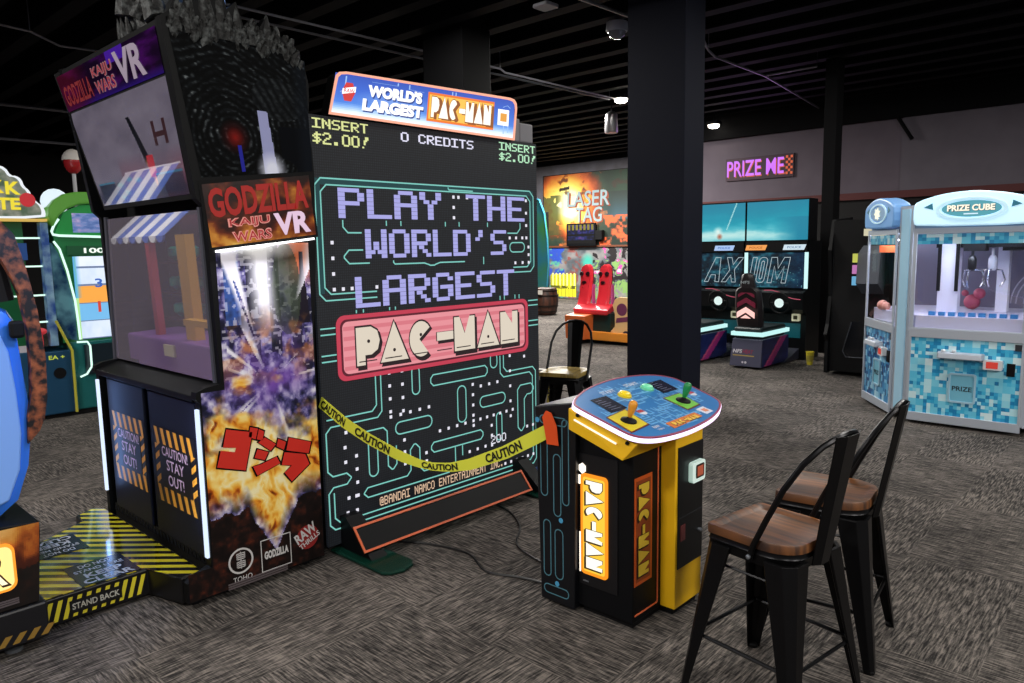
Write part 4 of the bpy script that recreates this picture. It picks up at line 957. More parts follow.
obj('card_reader', MB().poly(CF, rr(2.768, .578, 2.878, .668, .014), .006, .026), mat('reader_white', 'e8eeee', .35, emit='c4f4e0', es=.35), cd)
obj('reader_screen', MB().poly(CF, rr(2.795, .595, 2.866, .655, .008), .0262, .028), mat('reader_dark', '2c1412', .3), cd)
obj('reader_picture', MB().fbox(CF, 2.806, 2.856, .603, .647, .0283, .0286), glow('reader_red', 'b4583c', .8), cd)
obj('coin_reject', MB().fbox(CF, 2.705, 2.742, .335, .405, .006, .009), mat('coin_red', '6a3434', .4), cd)
obj('lock', MB().lathe([(.009, 0), (.009, .012), (.004, .016)], CF(2.862, .345, .006), 12, (1, 0, 0)), GREY, cd, smooth=True)
# rear box with outline art
obj('rear_box', MB().hull([Vector((-2.105, 2.425, .012)), Vector((-1.915, 2.425, .012)), Vector((-1.915, 2.97, .012)), Vector((-2.105, 2.97, .012))],
    [Vector((-2.13, 2.425, .90)), Vector((-1.90, 2.425, .945)), Vector((-1.90, 2.97, .945)), Vector((-2.13, 2.97, .90))]), mat('rear_black', '0b0d12', .35), K, bevel=.006)
RFc = FY(2.425); TEAL = mat('outline_teal', '4a7a88', .5)
b = MB()
for a in ((-2.098, .50, -2.060, .80), (-2.025, .42, -1.985, .70), (-2.085, .13, -2.045, .39), (-2.02, .13, -1.975, .36), (-2.085, .05, -1.945, .09), (-1.975, .48, -1.94, .86), (-2.10, .83, -1.95, .865)):
    r = min(a[2] - a[0], a[3] - a[1]) * .48; b.ribbon(RFc, rr(*a, r, 4), .005, .001, True)
obj('outline_art', b, TEAL, K)
b = MB()
for u, w in ((-2.115, .84), (-1.985, .405), (-2.01, .105)): b.disc(RFc, u, w, .012, .001, .002, 12)
obj('outline_dots', b, mat('dot_blue', '4a9ac4', .4), K)
TFc = Fr((-2.13, 2.43, .902), (0, 1, 0), (-.23, 0, -.045)); b = MB(); TT = Fr((-1.90, 2.43, .9455), (0, 1, 0), (-.23, 0, -.045))
class TopF:
    def __call__(s, u, w, d=0): return Vector((-2.13 + w, 2.43 + u, .901 + w * .1957)) + Vector((-.19, 0, .98)) * d
b.ribbon(TopF(), rr(.02, .03, .40, .09, .028, 4), .004, .001, True); b.ribbon(TopF(), rr(.06, .12, .44, .19, .03, 4), .004, .001, True)
obj('top_outline_art', b, mat('outline_violet', '8a78c0', .5), K)
# deck: sloped yellow tray with glowing edge
DS = .25
def DP(x, y, d=0): return Vector((x, y, .86 + (-1.53 - x) * DS)) + Vector((DS, 0, 1)).normalized() * d
class DFr:   # u = y, w = -x (away from the player); up
    def __call__(s, u, w, d=0): return DP(-w, u, d)
DK = DFr()
ol = [(-1.895, 2.395), (-1.935, 2.470), (-1.975, 2.60), (-1.998, 2.76), (-1.998, 2.90), (-1.972, 3.05), (-1.93, 3.135), (-1.88, 3.175), (-1.84, 3.178), (-1.69, 3.150), (-1.62, 3.135), (-1.575, 3.10), (-1.530, 3.0), (-1.497, 2.86), (-1.481, 2.68), (-1.484, 2.55), (-1.500, 2.435), (-1.53, 2.370), (-1.565, 2.345), (-1.60, 2.342), (-1.72, 2.352), (-1.83, 2.362), (-1.87, 2.370)]
def chaikin(P, k=2):
    for _ in range(k):
        Q = []
        for i in range(len(P)):
            a, b_ = P[i], P[(i + 1) % len(P)]; Q += [(a[0] * .75 + b_[0] * .25, a[1] * .75 + b_[1] * .25), (a[0] * .25 + b_[0] * .75, a[1] * .25 + b_[1] * .75)]
        P = Q
    return P
ol = chaikin(ol, 2)
cx, cy = -1.74, 2.76
def shrink(k): return [(cx + (a - cx) * (1 - k / .25), cy + (b_ - cy) * (1 - k / .4)) for a, b_ in ol]
uw = lambda P: [(b_, -a) for a, b_ in P]
tr = MB().hull([Vector((-1.90, 2.375, .838)), Vector((-1.62, 2.362, .757)), Vector((-1.545, 2.375, .845)), Vector((-1.90, 2.375, .930))],
               [Vector((-1.90, 3.04, .838)), Vector((-1.62, 3.0, .757)), Vector((-1.56, 2.96, .845)), Vector((-1.90, 3.04, .930))])
obj('deck_tray', tr, YC, K, bevel=.004)
obj('tray_light', MB().tube([(-1.862, 2.366, .887), (-1.650, 2.362, .822)], .004, 6), glow('tray_led', 'fff4e0', 1.2), K)
b = MB()
for x, z in ((-1.845, .898), (-1.60, .822)): b.lathe([(.009, 0), (.007, .006)], (x, 2.368, z + .01), 8, (0, -1, 0))
obj('tray_bolts', b, BLACKM, K)
dk_ = obj('deck', MB().poly(DK, uw(shrink(.004)), -.022, 0), BLACK, K)
edge = MB().ring(DK, uw(ol), uw(shrink(.006)), -.020, -.002); obj('neon_edge', edge, glow('neon_violet', 'f4dcff', 1.6), K, smooth=False)
obj('deck_rim', MB().ring(DK, uw(shrink(.003)), uw(shrink(.012)), .0005, .003), mat('rim_red', '9a3a56', .35), dk_)
obj('deck_surface', MB().poly(DK, uw(shrink(.010)), .0, .0015), mat('deck_blue', '2f7cc0', .3, coat=.2), dk_)
b = MB()
random.seed(11)
def inside(x, y): return ((x - cx) / .235) ** 2 + ((y - cy) / .37) ** 2 < .92
for i in range(150):
    x = cx + random.uniform(-.22, .22); y = cy + random.uniform(-.36, .36); a, c_ = random.choice([(.10, .03), (.03, .09), (.07, .07), (.05, .05)])
    P_ = [(x, y), (x + a * .5, y), (x + a * .5, y + c_), (x + a * .1, y + c_)]
    if all(inside(*p) for p in P_): b.ribbon(DK, uw(P_), .0075, .0022)
obj('deck_lines', b, mat('deck_lightblue', '74b8ec', .3), dk_)
def dquad(mb, pts, d0, d1): return mb.poly(DK, uw(pts), d0, d1)
scL = [(-1.872, 2.487), (-1.872, 2.602), (-1.743, 2.580), (-1.743, 2.460)]; scRr = [(-1.886, 2.945), (-1.886, 3.070), (-1.772, 3.042), (-1.772, 2.915)]
for q_ in (scL, scRr):
    o_ = obj('instruction_plate', dquad(MB(), q_, .002, .0035), mat('plate_navy', '141a30', .25), dk_)
    b = MB(); x0 = max(p[0] for p in q_) - .02; y0 = min(p[1] for p in q_) + .03
    for k in range(6): b.ribbon(DK, uw([(x0 - k * .017, y0 + .004 * (k % 2)), (x0 - k * .017, y0 + .07 - .012 * (k % 3))]), .003, .004)
    obj('plate_print', b, mat('plate_text', '5a5f78', .5), dk_)
for q_, c_, r_ in (([(-1.718, 2.402), (-1.735, 2.548), (-1.601, 2.512), (-1.588, 2.378)], 'e6d02e', 'panel_yellow'), ([(-1.733, 2.858), (-1.735, 2.992), (-1.618, 2.960), (-1.609, 2.846)], '7ccb4e', 'panel_green')):
    mx, my = sum(p[0] for p in q_) / 4, sum(p[1] for p in q_) / 4
    dquad_o = [(mx + (a - mx) * 1.1, my + (b_ - my) * 1.1) for a, b_ in q_]
    obj('joystick_border', dquad(MB(), dquad_o, .002, .0035), mat('border_maroon', '6e1f28', .3), dk_)
    obj('joystick_plate', dquad(MB(), q_, .0035, .005), mat(r_, c_, .3), dk_)
def deck_axis(x, y, d): return tuple(DP(x, y, d))
AX = (DS, 0, 1)
for (x, y, c_, nm) in ((-1.655, 2.456, 'e0962c', 'knob_orange'), (-1.672, 2.916, '1f8a4a', 'knob_green')):
    j = obj('joystick', MB().lathe([(.034, 0), (.032, .006), (.012, .012), (.006, .02)], deck_axis(x, y, .005), 20, AX), BLACKM, K, smooth=True)
    obj('knob', MB().lathe([(.006, 0), (.010, .008), (.015, .028), (.018, .050), (.018, .062), (.013, .071), (.003, .075)], deck_axis(x, y, .02), 18, (DS * 1.2, .05, 1)), mat(nm, c_, .3), j, smooth=True)
for (x, y, c_, nm) in ((-1.837, 2.694, 'e2c61e', 'button_yellow'), (-1.844, 2.886, '6fd2a4', 'button_mint')):
    bt = obj('start_button', MB().lathe([(.033, 0), (.031, .008), (.026, .009)], deck_axis(x, y, .002), 22, AX), mat('button_rim_' + nm[7:], c_, .35), K, smooth=True)
    obj('button_cap', MB().lathe([(.025, 0), (.024, .010), (.012, .014), (.001, .015)], deck_axis(x, y, .009), 22, AX), mat(nm, c_, .3, emit=c_, es=.3), bt, smooth=True)
b = MB()
class TDF:    # text on the deck, read from the player's side
    def __init__(s, x, y): s.x = x; s.y = y
    def __call__(s, u, w, d=0): return DP(s.x - w, s.y + u, d)
txt(b, 'START', TDF(-1.885, 2.60), 0, 0, .105, .026, .003, .02); txt(b, 'START', TDF(-1.897, 2.80), 0, 0, .105, .026, .003, .02); obj('deck_lettering', b, mat('deck_white', 'd6dcec', .4), dk_)
o_ = obj('name_badge', dquad(MB(), [(-1.570, 2.598), (-1.576, 2.843), (-1.535, 2.843), (-1.522, 2.590)], .002, .003), mat('badge_orange', 'd8742c', .35), dk_)
fa, ed = MB(), MB(); logo(fa, ed, TDF(-1.533, 2.620), 0, 0, .20, .028, .004, .05); obj('badge_lettering', fa, mat('badge_cream', 'f0c040', .4), dk_); obj('badge_shadow', ed, mat('badge_ink', '4a2a10', .5), dk_)
obj('maker_badge', dquad(MB(), [(-1.592, 2.885), (-1.596, 2.955), (-1.543, 2.955), (-1.538, 2.888)], .002, .003), mat('deck_white', 'd6dcec', .4), dk_)
obj('maker_dot', dquad(MB(), [(-1.58, 2.905), (-1.58, 2.938), (-1.555, 2.938), (-1.555, 2.905)], .0032, .004), mat('maker_salmon', 'e08a6a', .4), dk_)
for x, y in ((-1.686, 2.604), (-1.708, 3.06)):
    obj('paddle_mark', MB().disc(DK, y, -x, .022, .002, .003, 16), mat('deck_white', 'd6dcec', .4), dk_); obj('paddle_red', MB().poly(DK, [(y - .022, -x), (y + .022, -x), (y + .018, -x + .02), (y - .018, -x + .02)], .0032, .004), mat('mark_red', 'b0303c', .4), dk_)
b = MB(); txt(b, 'RAW', TDF(-1.560, 2.505), 0, 0, .045, .018, .003, .02); txt(b, 'THRILLS', TDF(-1.542, 2.505), 0, 0, .045, .010, .003, .01); obj('small_logo', b, mat('deck_white', 'd6dcec', .4), dk_)

# cables on the carpet, short tape and box behind
CB = mat('cable_black', '0c0c0e', .5)
def cable(pts, label, r=.006):
    P_ = [Vector(p) for p in pts]; Q = []
    for i in range(len(P_) - 1):
        for k in range(6):
            t_ = k / 6; p0 = P_[max(0, i - 1)]; p1 = P_[i]; p2 = P_[i + 1]; p3 = P_[min(len(P_) - 1, i + 2)]
            Q.append(.5 * ((2 * p1) + (p2 - p0) * t_ + (2 * p0 - 5 * p1 + 4 * p2 - p3) * t_ ** 2 + (3 * p1 - p0 - 3 * p2 + p3) * t_ ** 3))
    Q.append(P_[-1]); return tag(obj('cable', MB().tube(Q, r, 6), CB, smooth=True), label, 'cable')
cable([(-3.15, 2.40, .007), (-2.98, 2.50, .007), (-2.72, 2.55, .007), (-2.5, 2.46, .007), (-2.32, 2.52, .007), (-2.14, 2.56, .007)], 'black cable curving on the carpet from the foot board to the console')
cable([(-3.16, 3.2, .007), (-2.95, 3.13, .007), (-2.76, 3.0, .007), (-2.60, 2.80, .007), (-2.36, 2.72, .007), (-2.14, 2.70, .007)], 'black cable looping on the carpet just behind the glowing console')
W = thing('display_board', (-4.45, 5.03, 0), 'pale upright board with a yellow strip, half hidden behind the giant screen', 'board')
obj('panel', MB().box(-4.75, -4.135, 5.0, 5.06, .04, .50), mat('carton_pale', 'c4c0ba', .7), W, bevel=.006)
WF = FY(5.0)
obj('yellow_strip', MB().poly(WF, [(-4.27, .05), (-4.145, .05), (-4.145, .40), (-4.21, .46)], .001, .002), mat('carton_yellow', 'c8b24a', .6), W)
b = MB()
for k in range(4): b.poly(WF, [(-4.26 + k * .028, .34 - k * .07), (-4.235 + k * .028, .35 - k * .07), (-4.215 + k * .028, .29 - k * .07), (-4.24 + k * .028, .28 - k * .07)], .0025, .003)
obj('black_pattern', b, mat('carton_ink', '1a1616', .6), W)
for x in (-4.65, -4.25): obj('foot', MB().box(x - .02, x + .02, 4.95, 5.12, .002, .045), BLACKM, W)

# ================================================================== METAL STOOLS
def wood(name, c1, c2):
    m = bpy.data.materials.new(name); m.use_nodes = True; N = m.node_tree.nodes; L = m.node_tree.links; b = N['Principled BSDF']
    tc = N.new('ShaderNodeTexCoord'); mp = N.new('ShaderNodeMapping'); mp.inputs['Scale'].default_value = (4, 40, 4); L.new(tc.outputs['Object'], mp.inputs[0])
    nz = N.new('ShaderNodeTexNoise'); nz.inputs['Scale'].default_value = 1.2; nz.inputs['Detail'].default_value = 5; L.new(mp.outputs[0], nz.inputs[0])
    sp = N.new('ShaderNodeSeparateXYZ'); L.new(tc.outputs['Object'], sp.inputs[0])
    m1 = N.new('ShaderNodeMath'); m1.operation = 'MULTIPLY'; L.new(sp.outputs[1], m1.inputs[0]); m1.inputs[1].default_value = 13
    fl_ = N.new('ShaderNodeMath'); fl_.operation = 'FLOOR'; L.new(m1.outputs[0], fl_.inputs[0])
    wn = N.new('ShaderNodeTexWhiteNoise'); wn.noise_dimensions = '1D'; L.new(fl_.outputs[0], wn.inputs['W'])
    ad = N.new('ShaderNodeMath'); ad.operation = 'MULTIPLY_ADD'; L.new(wn.outputs['Value'], ad.inputs[0]); ad.inputs[1].default_value = .35; L.new(nz.outputs['Fac'], ad.inputs[2])
    cr = N.new('ShaderNodeValToRGB'); cr.color_ramp.elements[0].position = .4; cr.color_ramp.elements[0].color = lin(c1); cr.color_ramp.elements[1].position = .95; cr.color_ramp.elements[1].color = lin(c2)
    L.new(ad.outputs[0], cr.inputs[0]); L.new(cr.outputs[0], b.inputs['Base Color']); b.inputs['Roughness'].default_value = .5; b.inputs['Coat Weight'].default_value = .05; b.inputs['Coat Roughness'].default_value = .15
    return m
WD = wood('stained_wood', '2c170b', '8a5426'); GUN = mat('gunmetal', '1b1b1d', .32, .75)
def stool_seat_outline(k=1.0, n=6):
    P_ = [(-.178, -.165), (-.165, -.178)]
    for i in range(n + 1):
        a = radians(-90 + 90 * i / n); P_.append((.06 + .125 * cos(a), -.075 + .105 * sin(a)))
    for i in range(n + 1):
        a = radians(0 + 90 * i / n); P_.append((.06 + .125 * cos(a), .075 + .105 * sin(a)))
    P_ += [(-.165, .178), (-.178, .165)]
    return [(a * k * .92 - .004, b * k * .92) for a, b in P_]
def make_stool(label, loc, rz, wm):
    s = thing('bar_stool', (0, 0, 0), label, 'stool', 'metal stools with wooden seats')
    st = MB(); so = stool_seat_outline(); si = stool_seat_outline(.80)
    n = len(so); vs = [(a, b, .592) for a, b in so] + [(a, b, .618) for a, b in so] + [(a * .985, b * .985, .623) for a, b in so] + [(a, b, .621) for a, b in stool_seat_outline(.86)] + [(a, b, .613) for a, b in si]
    fs = [tuple(range(n - 1, -1, -1))]
    for k in range(4): fs += [(k * n + i, k * n + (i + 1) % n, (k + 1) * n + (i + 1) % n, (k + 1) * n + i) for i in range(n)]
    fs.append(tuple(range(4 * n, 5 * n))); st.add(vs, fs)
    obj('seat', st, wm, s, smooth=True)
    sk = MB(); l1 = stool_seat_outline(.97); l2 = stool_seat_outline(.99); l3 = stool_seat_outline(.95)
    sk.loft([[Vector((a, b, z)) for a, b in l] for l, z in ((l3, .535), (l1, .545), (l1, .566), (l2, .572), (l1, .578), (l1, .591))]); obj('seat_skirt', sk, GUN, s, smooth=True)
    for sx in (-1, 1):
        for sy in (-1, 1):
            # tapered folded-steel leg: broad at the skirt, narrow at the foot
            tx, ty, bx, by = .118 * sx, .118 * sy, .212 * sx, .212 * sy
            loops = []
            for f, w_ in ((0, .052), (.06, .050), (.5, .034), (.97, .019), (1, .017)):
                x = tx + (bx - tx) * f; y_ = ty + (by - ty) * f; z = .56 * (1 - f) + .0 * f; c_ = w_ * .45
                loops.append([Vector((x + w_ * sx * a, y_ + w_ * sy * b, z)) for a, b in ((1, -1), (1, .35), (.35, 1), (-1, 1), (-1, .75), (.25, .70), (.70, .25), (.75, -1))])
            lg = obj('leg', MB().loft(loops), GUN, s, smooth=False, bevel=.002, seg=1)
            obj('foot_glide', MB().lathe([(.016, .001), (.018, .012), (.012, .016)], (bx, by, 0), 10), BLACKM, lg)
    br = MB()
    q = .192; z = .215
    for a, b in (((-q, -q), (q, -q)), ((q, -q), (q, q)), ((q, q), (-q, q)), ((-q, q), (-q, -q))): br.tube([(a[0], a[1], z), (b[0], b[1], z)], .007, 6)
    obj('stretcher', br, GUN, s)
    br = MB(); q = .15
    for a, b in (((-q, -q), (-q, q)), ((-q, -q), (q, -q)), ((-q, q), (q, q))): br.tube([(a[0], a[1], .485), (b[0], b[1], .485)], .005, 6)
    obj('upper_brace', br, GUN, s)
    arch = [(.015, -.174, .545), (.03, -.175, .60), (.075, -.174, .70), (.135, -.174, .82), (.185, -.150, .91), (.222, -.105, .965), (.243, -.055, .990), (.250, 0, .998)]
    arch = arch + [(a, -b, c_) for a, b, c_ in arch[-2::-1]]
    bk = obj('back_frame', MB().tube(arch, .0105, 8), GUN, s, smooth=True)
    b = MB()
    for sy in (-1, 1): b.lathe([(.008, 0), (.008, .006), (.003, .008)], (.022, .185 * sy, .565), 8, (0, sy, 0))
    obj('bolts', b, GREY, bk)
    sl = MB(); A_ = []
    for f in (0, .25, .5, .75, 1):
        x = .172 + .080 * f; z = .545 + .45 * f; hw_ = .050 + .022 * f; bow = .016
        A_.append([Vector((x + bow * 0, -hw_, z)), Vector((x + bow, -hw_ * .5, z)), Vector((x + bow, hw_ * .5, z)), Vector((x, hw_, z)), Vector((x - .004, hw_, z)), Vector((x + bow - .004, hw_ * .5, z)), Vector((x + bow - .004, -hw_ * .5, z)), Vector((x - .004, -hw_, z))])
    obj('back_slat', sl.loft(A_), GUN, s, smooth=False)
    s.location = loc; s.rotation_euler = (0, 0, rz)
    return s
s1 = make_stool('brown wooden-seat metal stool nearest the console, its legs cut by the bottom edge', (-1.03, 2.435, 0), radians(-9), WD)
s2 = copy_thing(s1, (-1.035, 2.965, 0), radians(7), 'brown wooden-seat metal stool standing behind the other, farther from the console')
s3 = copy_thing(s1, (-3.66, 4.545, 0), radians(108), 'metal stool with a worn yellowish seat beyond the right edge of the giant screen')
WY = wood('worn_wood', '6e5c2c', 'b59a4e')
for c in s3.children:
    if c.name.startswith('seat.'):
        if 'skirt' not in c.name:
            c.data = c.data.copy(); c.data.materials[0] = WY

# ================================================================== BLUE PIXEL CLAW MACHINE
V = thing('claw_machine', (-1.4, 7.7, 0), 'pale blue claw machine with pixel-pattern panels and a lit oval header', 'claw machine')
PB = mat('powder_blue', 'aedcf6', .35); SILV = mat('satin_silver', 'b8c0cc', .4, .2); HB = mat('header_blue', 'c4e8fa', .3, emit='c0e8fc', es=.6)
FRONT = FY(7.08)
ld = Vector((-.588, .809, 0)); LFACE = Fr((-2.008, 7.237, 0), -ld, (0, 0, 1)); rd = Vector((.588, .809, 0)); RFACE = Fr((-.822, 7.237, 0), rd, (0, 0, 1))
foot = [(-1.84, 7.08), (-.99, 7.08), (-.822, 7.237), (-.40, 7.82), (-.62, 8.35), (-2.21, 8.35), (-2.432, 7.82), (-2.008, 7.237)]
def fprism(z0, z1, k=1.0): return MB().poly(FZ(z0), [(-1.415 + (x + 1.415) * k, 7.7 + (y - 7.7) * k) for x, y in foot], 0, z1 - z0)
obj('lower_body', fprism(.075, .83), SILV, V, bevel=.006)
obj('top_cap', fprism(1.66, 1.90, .985), mat('cap_grey_blue', '7e93ad', .4), V)
obj('rear_wall', MB().box(-2.2, -.62, 8.30, 8.34, .83, 1.66), mat('rear_mirror', '8a8496', .3, .3), V)
# corner strips between the faces
for F0, u0, u1 in ((Fr((-1.84, 7.08, 0), (-.168, .157, 0), (0, 0, 1)), 0, .23), (Fr((-.99, 7.08, 0), (.168, .157, 0), (0, 0, 1)), 0, .23)):
    b = MB(); lo, hi = (.03, 1.90)
    if F0.n.y > 0: F0 = Fr(F0.o, -F0.r, (0, 0, 1)); u0, u1 = -.23, 0
    c0 = obj('corner_post', MB().fbox(F0, u0 + .015, u1 - .015, .07, 1.895, -.04, .002), SILV, V)
    obj('corner_strip', MB().fbox(F0, u0 + .055, u1 - .055, .10, 1.87, .002, .012), PB, c0)
def pixel_art(seed, dark=False):
    def f(s, t, nx=28, ny=22):
        a = np.floor(s * nx); b_ = np.floor(t * ny); r = vnoise(a * 1.0, b_ * 1.0, seed); r2 = vnoise(np.floor(s * nx / 2) * 1.0, np.floor(t * ny / 2) * 1.0, seed + 3)
        v = np.where(r2 > .62, r2, r)
        if dark: return ramp(v, [(0, '12305e'), (.3, '1c4f8a'), (.55, '2a72ae'), (.75, '3f93c6'), (.92, '8cc6e4'), (1, 'b8e0f0')])  # side faces: shade put into a darker palette
        return ramp(v, [(0, '1a80b8'), (.28, '2ca2d6'), (.52, '46bce6'), (.72, '72d2f0'), (.88, 'b4eaf8'), (1, 'def6fc')])
    return f
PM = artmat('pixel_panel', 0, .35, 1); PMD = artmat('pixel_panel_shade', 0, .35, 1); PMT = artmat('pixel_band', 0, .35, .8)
HLIT = glow('header_lit', 'dff3ff', 1.0)
def unit(F, u0, u1, lit, seed, words_):
    wd = u1 - u0; um = (u0 + u1) / 2
    fp = obj('front_frame', MB().ring(F, [(u0, .03), (u1, .03), (u1, .845), (u0, .845)], [(u0 + .02, .105), (u1 - .02, .105), (u1 - .02, .765), (u0 + .02, .765)], 0, .018), SILV, V, bevel=.003)
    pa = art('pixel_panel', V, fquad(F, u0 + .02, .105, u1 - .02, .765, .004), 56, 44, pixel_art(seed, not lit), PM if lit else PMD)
    # prize door
    dw = .205 * wd / .85; dm = u0 + wd * (.50 if lit else .50)
    d = obj('prize_door', MB().ring(F, rr(dm - dw / 2, .225, dm + dw / 2, .480, .02, 3), rr(dm - dw / 2 + .016, .241, dm + dw / 2 - .016, .464, .012, 3), .004, .016), mat('door_frame_blue', 'a6cfe4', .4), V)
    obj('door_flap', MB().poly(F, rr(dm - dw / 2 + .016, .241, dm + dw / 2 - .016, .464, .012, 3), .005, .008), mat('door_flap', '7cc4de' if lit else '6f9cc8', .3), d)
    b = MB(); txt(b, 'PRIZE', F, dm - dw * .36, .328, dw * .72, .04, .0095, .02); obj('door_lettering', b, mat('ink_dark', '1c2630', .5), d)
    # shelf handle
    h0, h1 = u0 + wd * .27, u0 + wd * .68
    sh = obj('control_shelf', MB().hull([F(h0, .595, .005), F(h1, .595, .005), F(h1, .66, .005), F(h0, .66, .005)], [F(h0 + .012, .605, .085), F(h1 - .012, .605, .085), F(h1 - .012, .655, .075), F(h0 + .012, .655, .075)]), SILV, V, bevel=.008)
    b = MB()
    for u in (h0 + .05, h0 + .13): b.lathe([(.018, 0), (.018, .012), (.012, .018)], F(u, .66, .045), 12)
    obj('push_buttons', b, WHITE, sh)
    r0 = u0 + wd * (.675 if lit else .66)
    rdn = obj('card_reader', MB().poly(F, rr(r0, .535, r0 + .135 * wd / .85, .615, .01, 3), .004, .05), WHITE, V)
    obj('reader_screen', MB().fbox(F, r0 + .022, r0 + .105 * wd / .85, .548, .602, .0505, .052), glow('reader_red_lit', 'c83a2e', .9), rdn)
    obj('bill_slot', MB().fbox(F, u1 - .115, u1 - .058, .49, .595, .004, .015), BLACK, V)
    obj('service_plate', MB().fbox(F, u1 - .068, u1 - .022, .70, .752, .004, .012), mat('plate_charcoal', '2c3036', .4), V)
    # window
    wf = obj('window_frame', MB().ring(F, [(u0, .845), (u1, .845), (u1, 1.70), (u0, 1.70)], [(u0 + .028, .85), (u1 - .028, .85), (u1 - .028, 1.655), (u0 + .028, 1.655)], 0, .016), SILV, V)
    pb = art('pixel_band', V, fquad(F, u0 + .03, 1.565, u1 - .03, 1.65, .004), 48, 6, lambda s, t: pixel_art(seed + 7)(s, t, 24, 3), PMT)
    obj('window_pane', MB().add(fquad(F, u0 + .028, .85, u1 - .028, 1.565, .006), [(0, 1, 2, 3)]), glassmat('clear_glass', (.95, .97, 1), .05, .01), V)
    # rounded header with oval badge
    ho = [(u0 - .005, 1.745), (u0 + .03, 1.715), (u1 - .03, 1.710), (u1 + .005, 1.745), (u1 + .005, 1.885), (u1 - .02, 1.925), (um + wd * .28, 1.968), (um + wd * .12, 1.988), (um, 1.996), (um - wd * .12, 1.992), (um - wd * .28, 1.975), (u0 + .02, 1.925), (u0 - .005, 1.885)]
    hd_ = obj('header', MB().poly(F, chaikin(ho, 1), -.10, .055), HB if lit else mat('header_blue_dim', '6fa0d8', .35, emit='6aa0dc', es=.18), V, bevel=.015, seg=3)  # side headers: darker blue with a faint glow added
    ov = lambda rx, rz_: [(um + rx * cos(2 * pi * i / 28), 1.850 + rz_ * sin(2 * pi * i / 28)) for i in range(28)]
    obj('oval_ring', MB().ring(F, ov(wd * .30, .092), ov(wd * .27, .078), .056, .066), mat('oval_pale', 'c6e6f6', .3, emit='c6ecfa', es=.3), hd_)
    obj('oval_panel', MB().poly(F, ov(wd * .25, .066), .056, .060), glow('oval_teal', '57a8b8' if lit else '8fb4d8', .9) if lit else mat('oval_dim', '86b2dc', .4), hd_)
    b = MB()
    for sx in (-1, 1): b.poly(F, [(um + sx * wd * .335, 1.905), (um + sx * wd * .41, 1.872), (um + sx * wd * .325, 1.850)], .056, .059)
    obj('header_arrow', b, mat('arrow_teal', '2c7f9c', .4), hd_)
    b = MB(); txt(b, words_ if lit else '', F, um - wd * .20, 1.828, wd * .40, .052, .0635, .08); lit and obj('header_shadow', b, mat('ink_dark', '1c2630', .5), hd_)
    b = MB(); txt(b, words_ if lit else '', F, um - wd * .203, 1.831, wd * .40, .052, .065, .045)
    if lit: obj('header_lettering', b, glow('header_cream', 'fff6e0', 1.1), hd_)
    b = MB(); b.fbox(F, um - wd * .06, um + wd * .06, 1.803, 1.813, .062, .064); obj('header_badge', b, HLIT, hd_)
    if not lit:
        obj('lit_flash', MB().poly(F, [(um + .08 * cos(a) * (1 if i % 2 else .6), 1.85 + .06 * sin(a) * (1 if i % 2 else .65)) for i, a in enumerate([k * pi / 7 for k in range(14)])], .066, .069), glow('flash_cream', 'f4f2d8', 1.1), hd_)
unit(FRONT, -1.84, -.99, True, 101, 'PRIZE CUBE')
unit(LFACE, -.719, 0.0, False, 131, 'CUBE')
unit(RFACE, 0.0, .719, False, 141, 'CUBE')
# inside: white deck, tower, gantry, claws
obj('play_deck', fprism(.84, .95, .93), mat('deck_lilac', 'cfcbe4', .4), V)
b = MB().box(-1.72, -1.56, 7.42, 7.52, .95, 1.62).box(-1.35, -1.26, 7.85, 7.95, .95, 1.62); obj('white_tower', b, mat('tower_white', 'eeeaf8', .4), V)
b = MB().box(-1.725, -1.70, 7.395, 7.42, 1.15, 1.58).box(-1.585, -1.56, 7.395, 7.42, 1.15, 1.58).box(-2.12, -2.09, 7.55, 7.6, 1.0, 1.55); obj('tower_rails', b, BLACKM, V)
b = MB().box(-1.75, -.75, 7.44, 7.50, 1.53, 1.57).box(-1.52, -1.36, 7.36, 7.5, 1.50, 1.60).box(-1.26, -1.10, 7.5, 7.64, 1.50, 1.60); obj('gantry', b, BLACK, V)
for x, y, c_ in ((-1.455, 7.38, 'claw_black'), (-1.335, 7.55, 'claw_white')):
    cb = obj('claw', MB().tube([(x, y, 1.52), (x, y, 1.44)], .012).lathe([(.02, 0), (.034, .02), (.034, .10), (.02, .13)], (x, y, 1.33), 12), mat(c_, '18181c' if c_ == 'claw_black' else 'd8d6e0', .3), V, smooth=True)
    b = MB()
    for k in range(3):
        a = k * 2 * pi / 3 + .4; b.tube([(x, y, 1.345), (x + .075 * cos(a), y + .075 * sin(a), 1.33), (x + .10 * cos(a), y + .10 * sin(a), 1.25), (x + .065 * cos(a), y + .065 * sin(a), 1.19)], .007, 6)
    obj('claw_prongs', b, mat('claw_chrome', 'c8c6d4', .2, .8), cb, smooth=True)
b = MB()
for k, (r_, dz) in enumerate(((.30, 0), (.26, .01), (.20, .02))):
    b.tube([(-.95 + r_ * cos(a), 7.95, 1.02 + r_ * 1.1 * sin(a)) for a in [pi * i / 16 for i in range(17)]], .006, 6)
obj('prize_arches', b, mat('arch_wire', 'b6b0c4', .3, .5), V)
obj('green_tray', MB().box(-1.14, -.78, 7.9, 8.1, .952, .985), mat('tray_green', '3fae5c', .4), V)
obj('pink_toy', MB().ball((-1.56, 8.0, 1.02), .07).ball((-1.50, 7.98, 1.10), .05).ball((-1.62, 8.0, 1.10), .03), mat('toy_pink', 'b85068', .6), V, smooth=True)
b = MB()
for k in range(9): b.box(-1.72 + k * .075, -1.67 + k * .075, 7.16, 7.2, .952, .985)
obj('pixel_blocks', b, mat('block_blue', '3f86c8', .4), V)
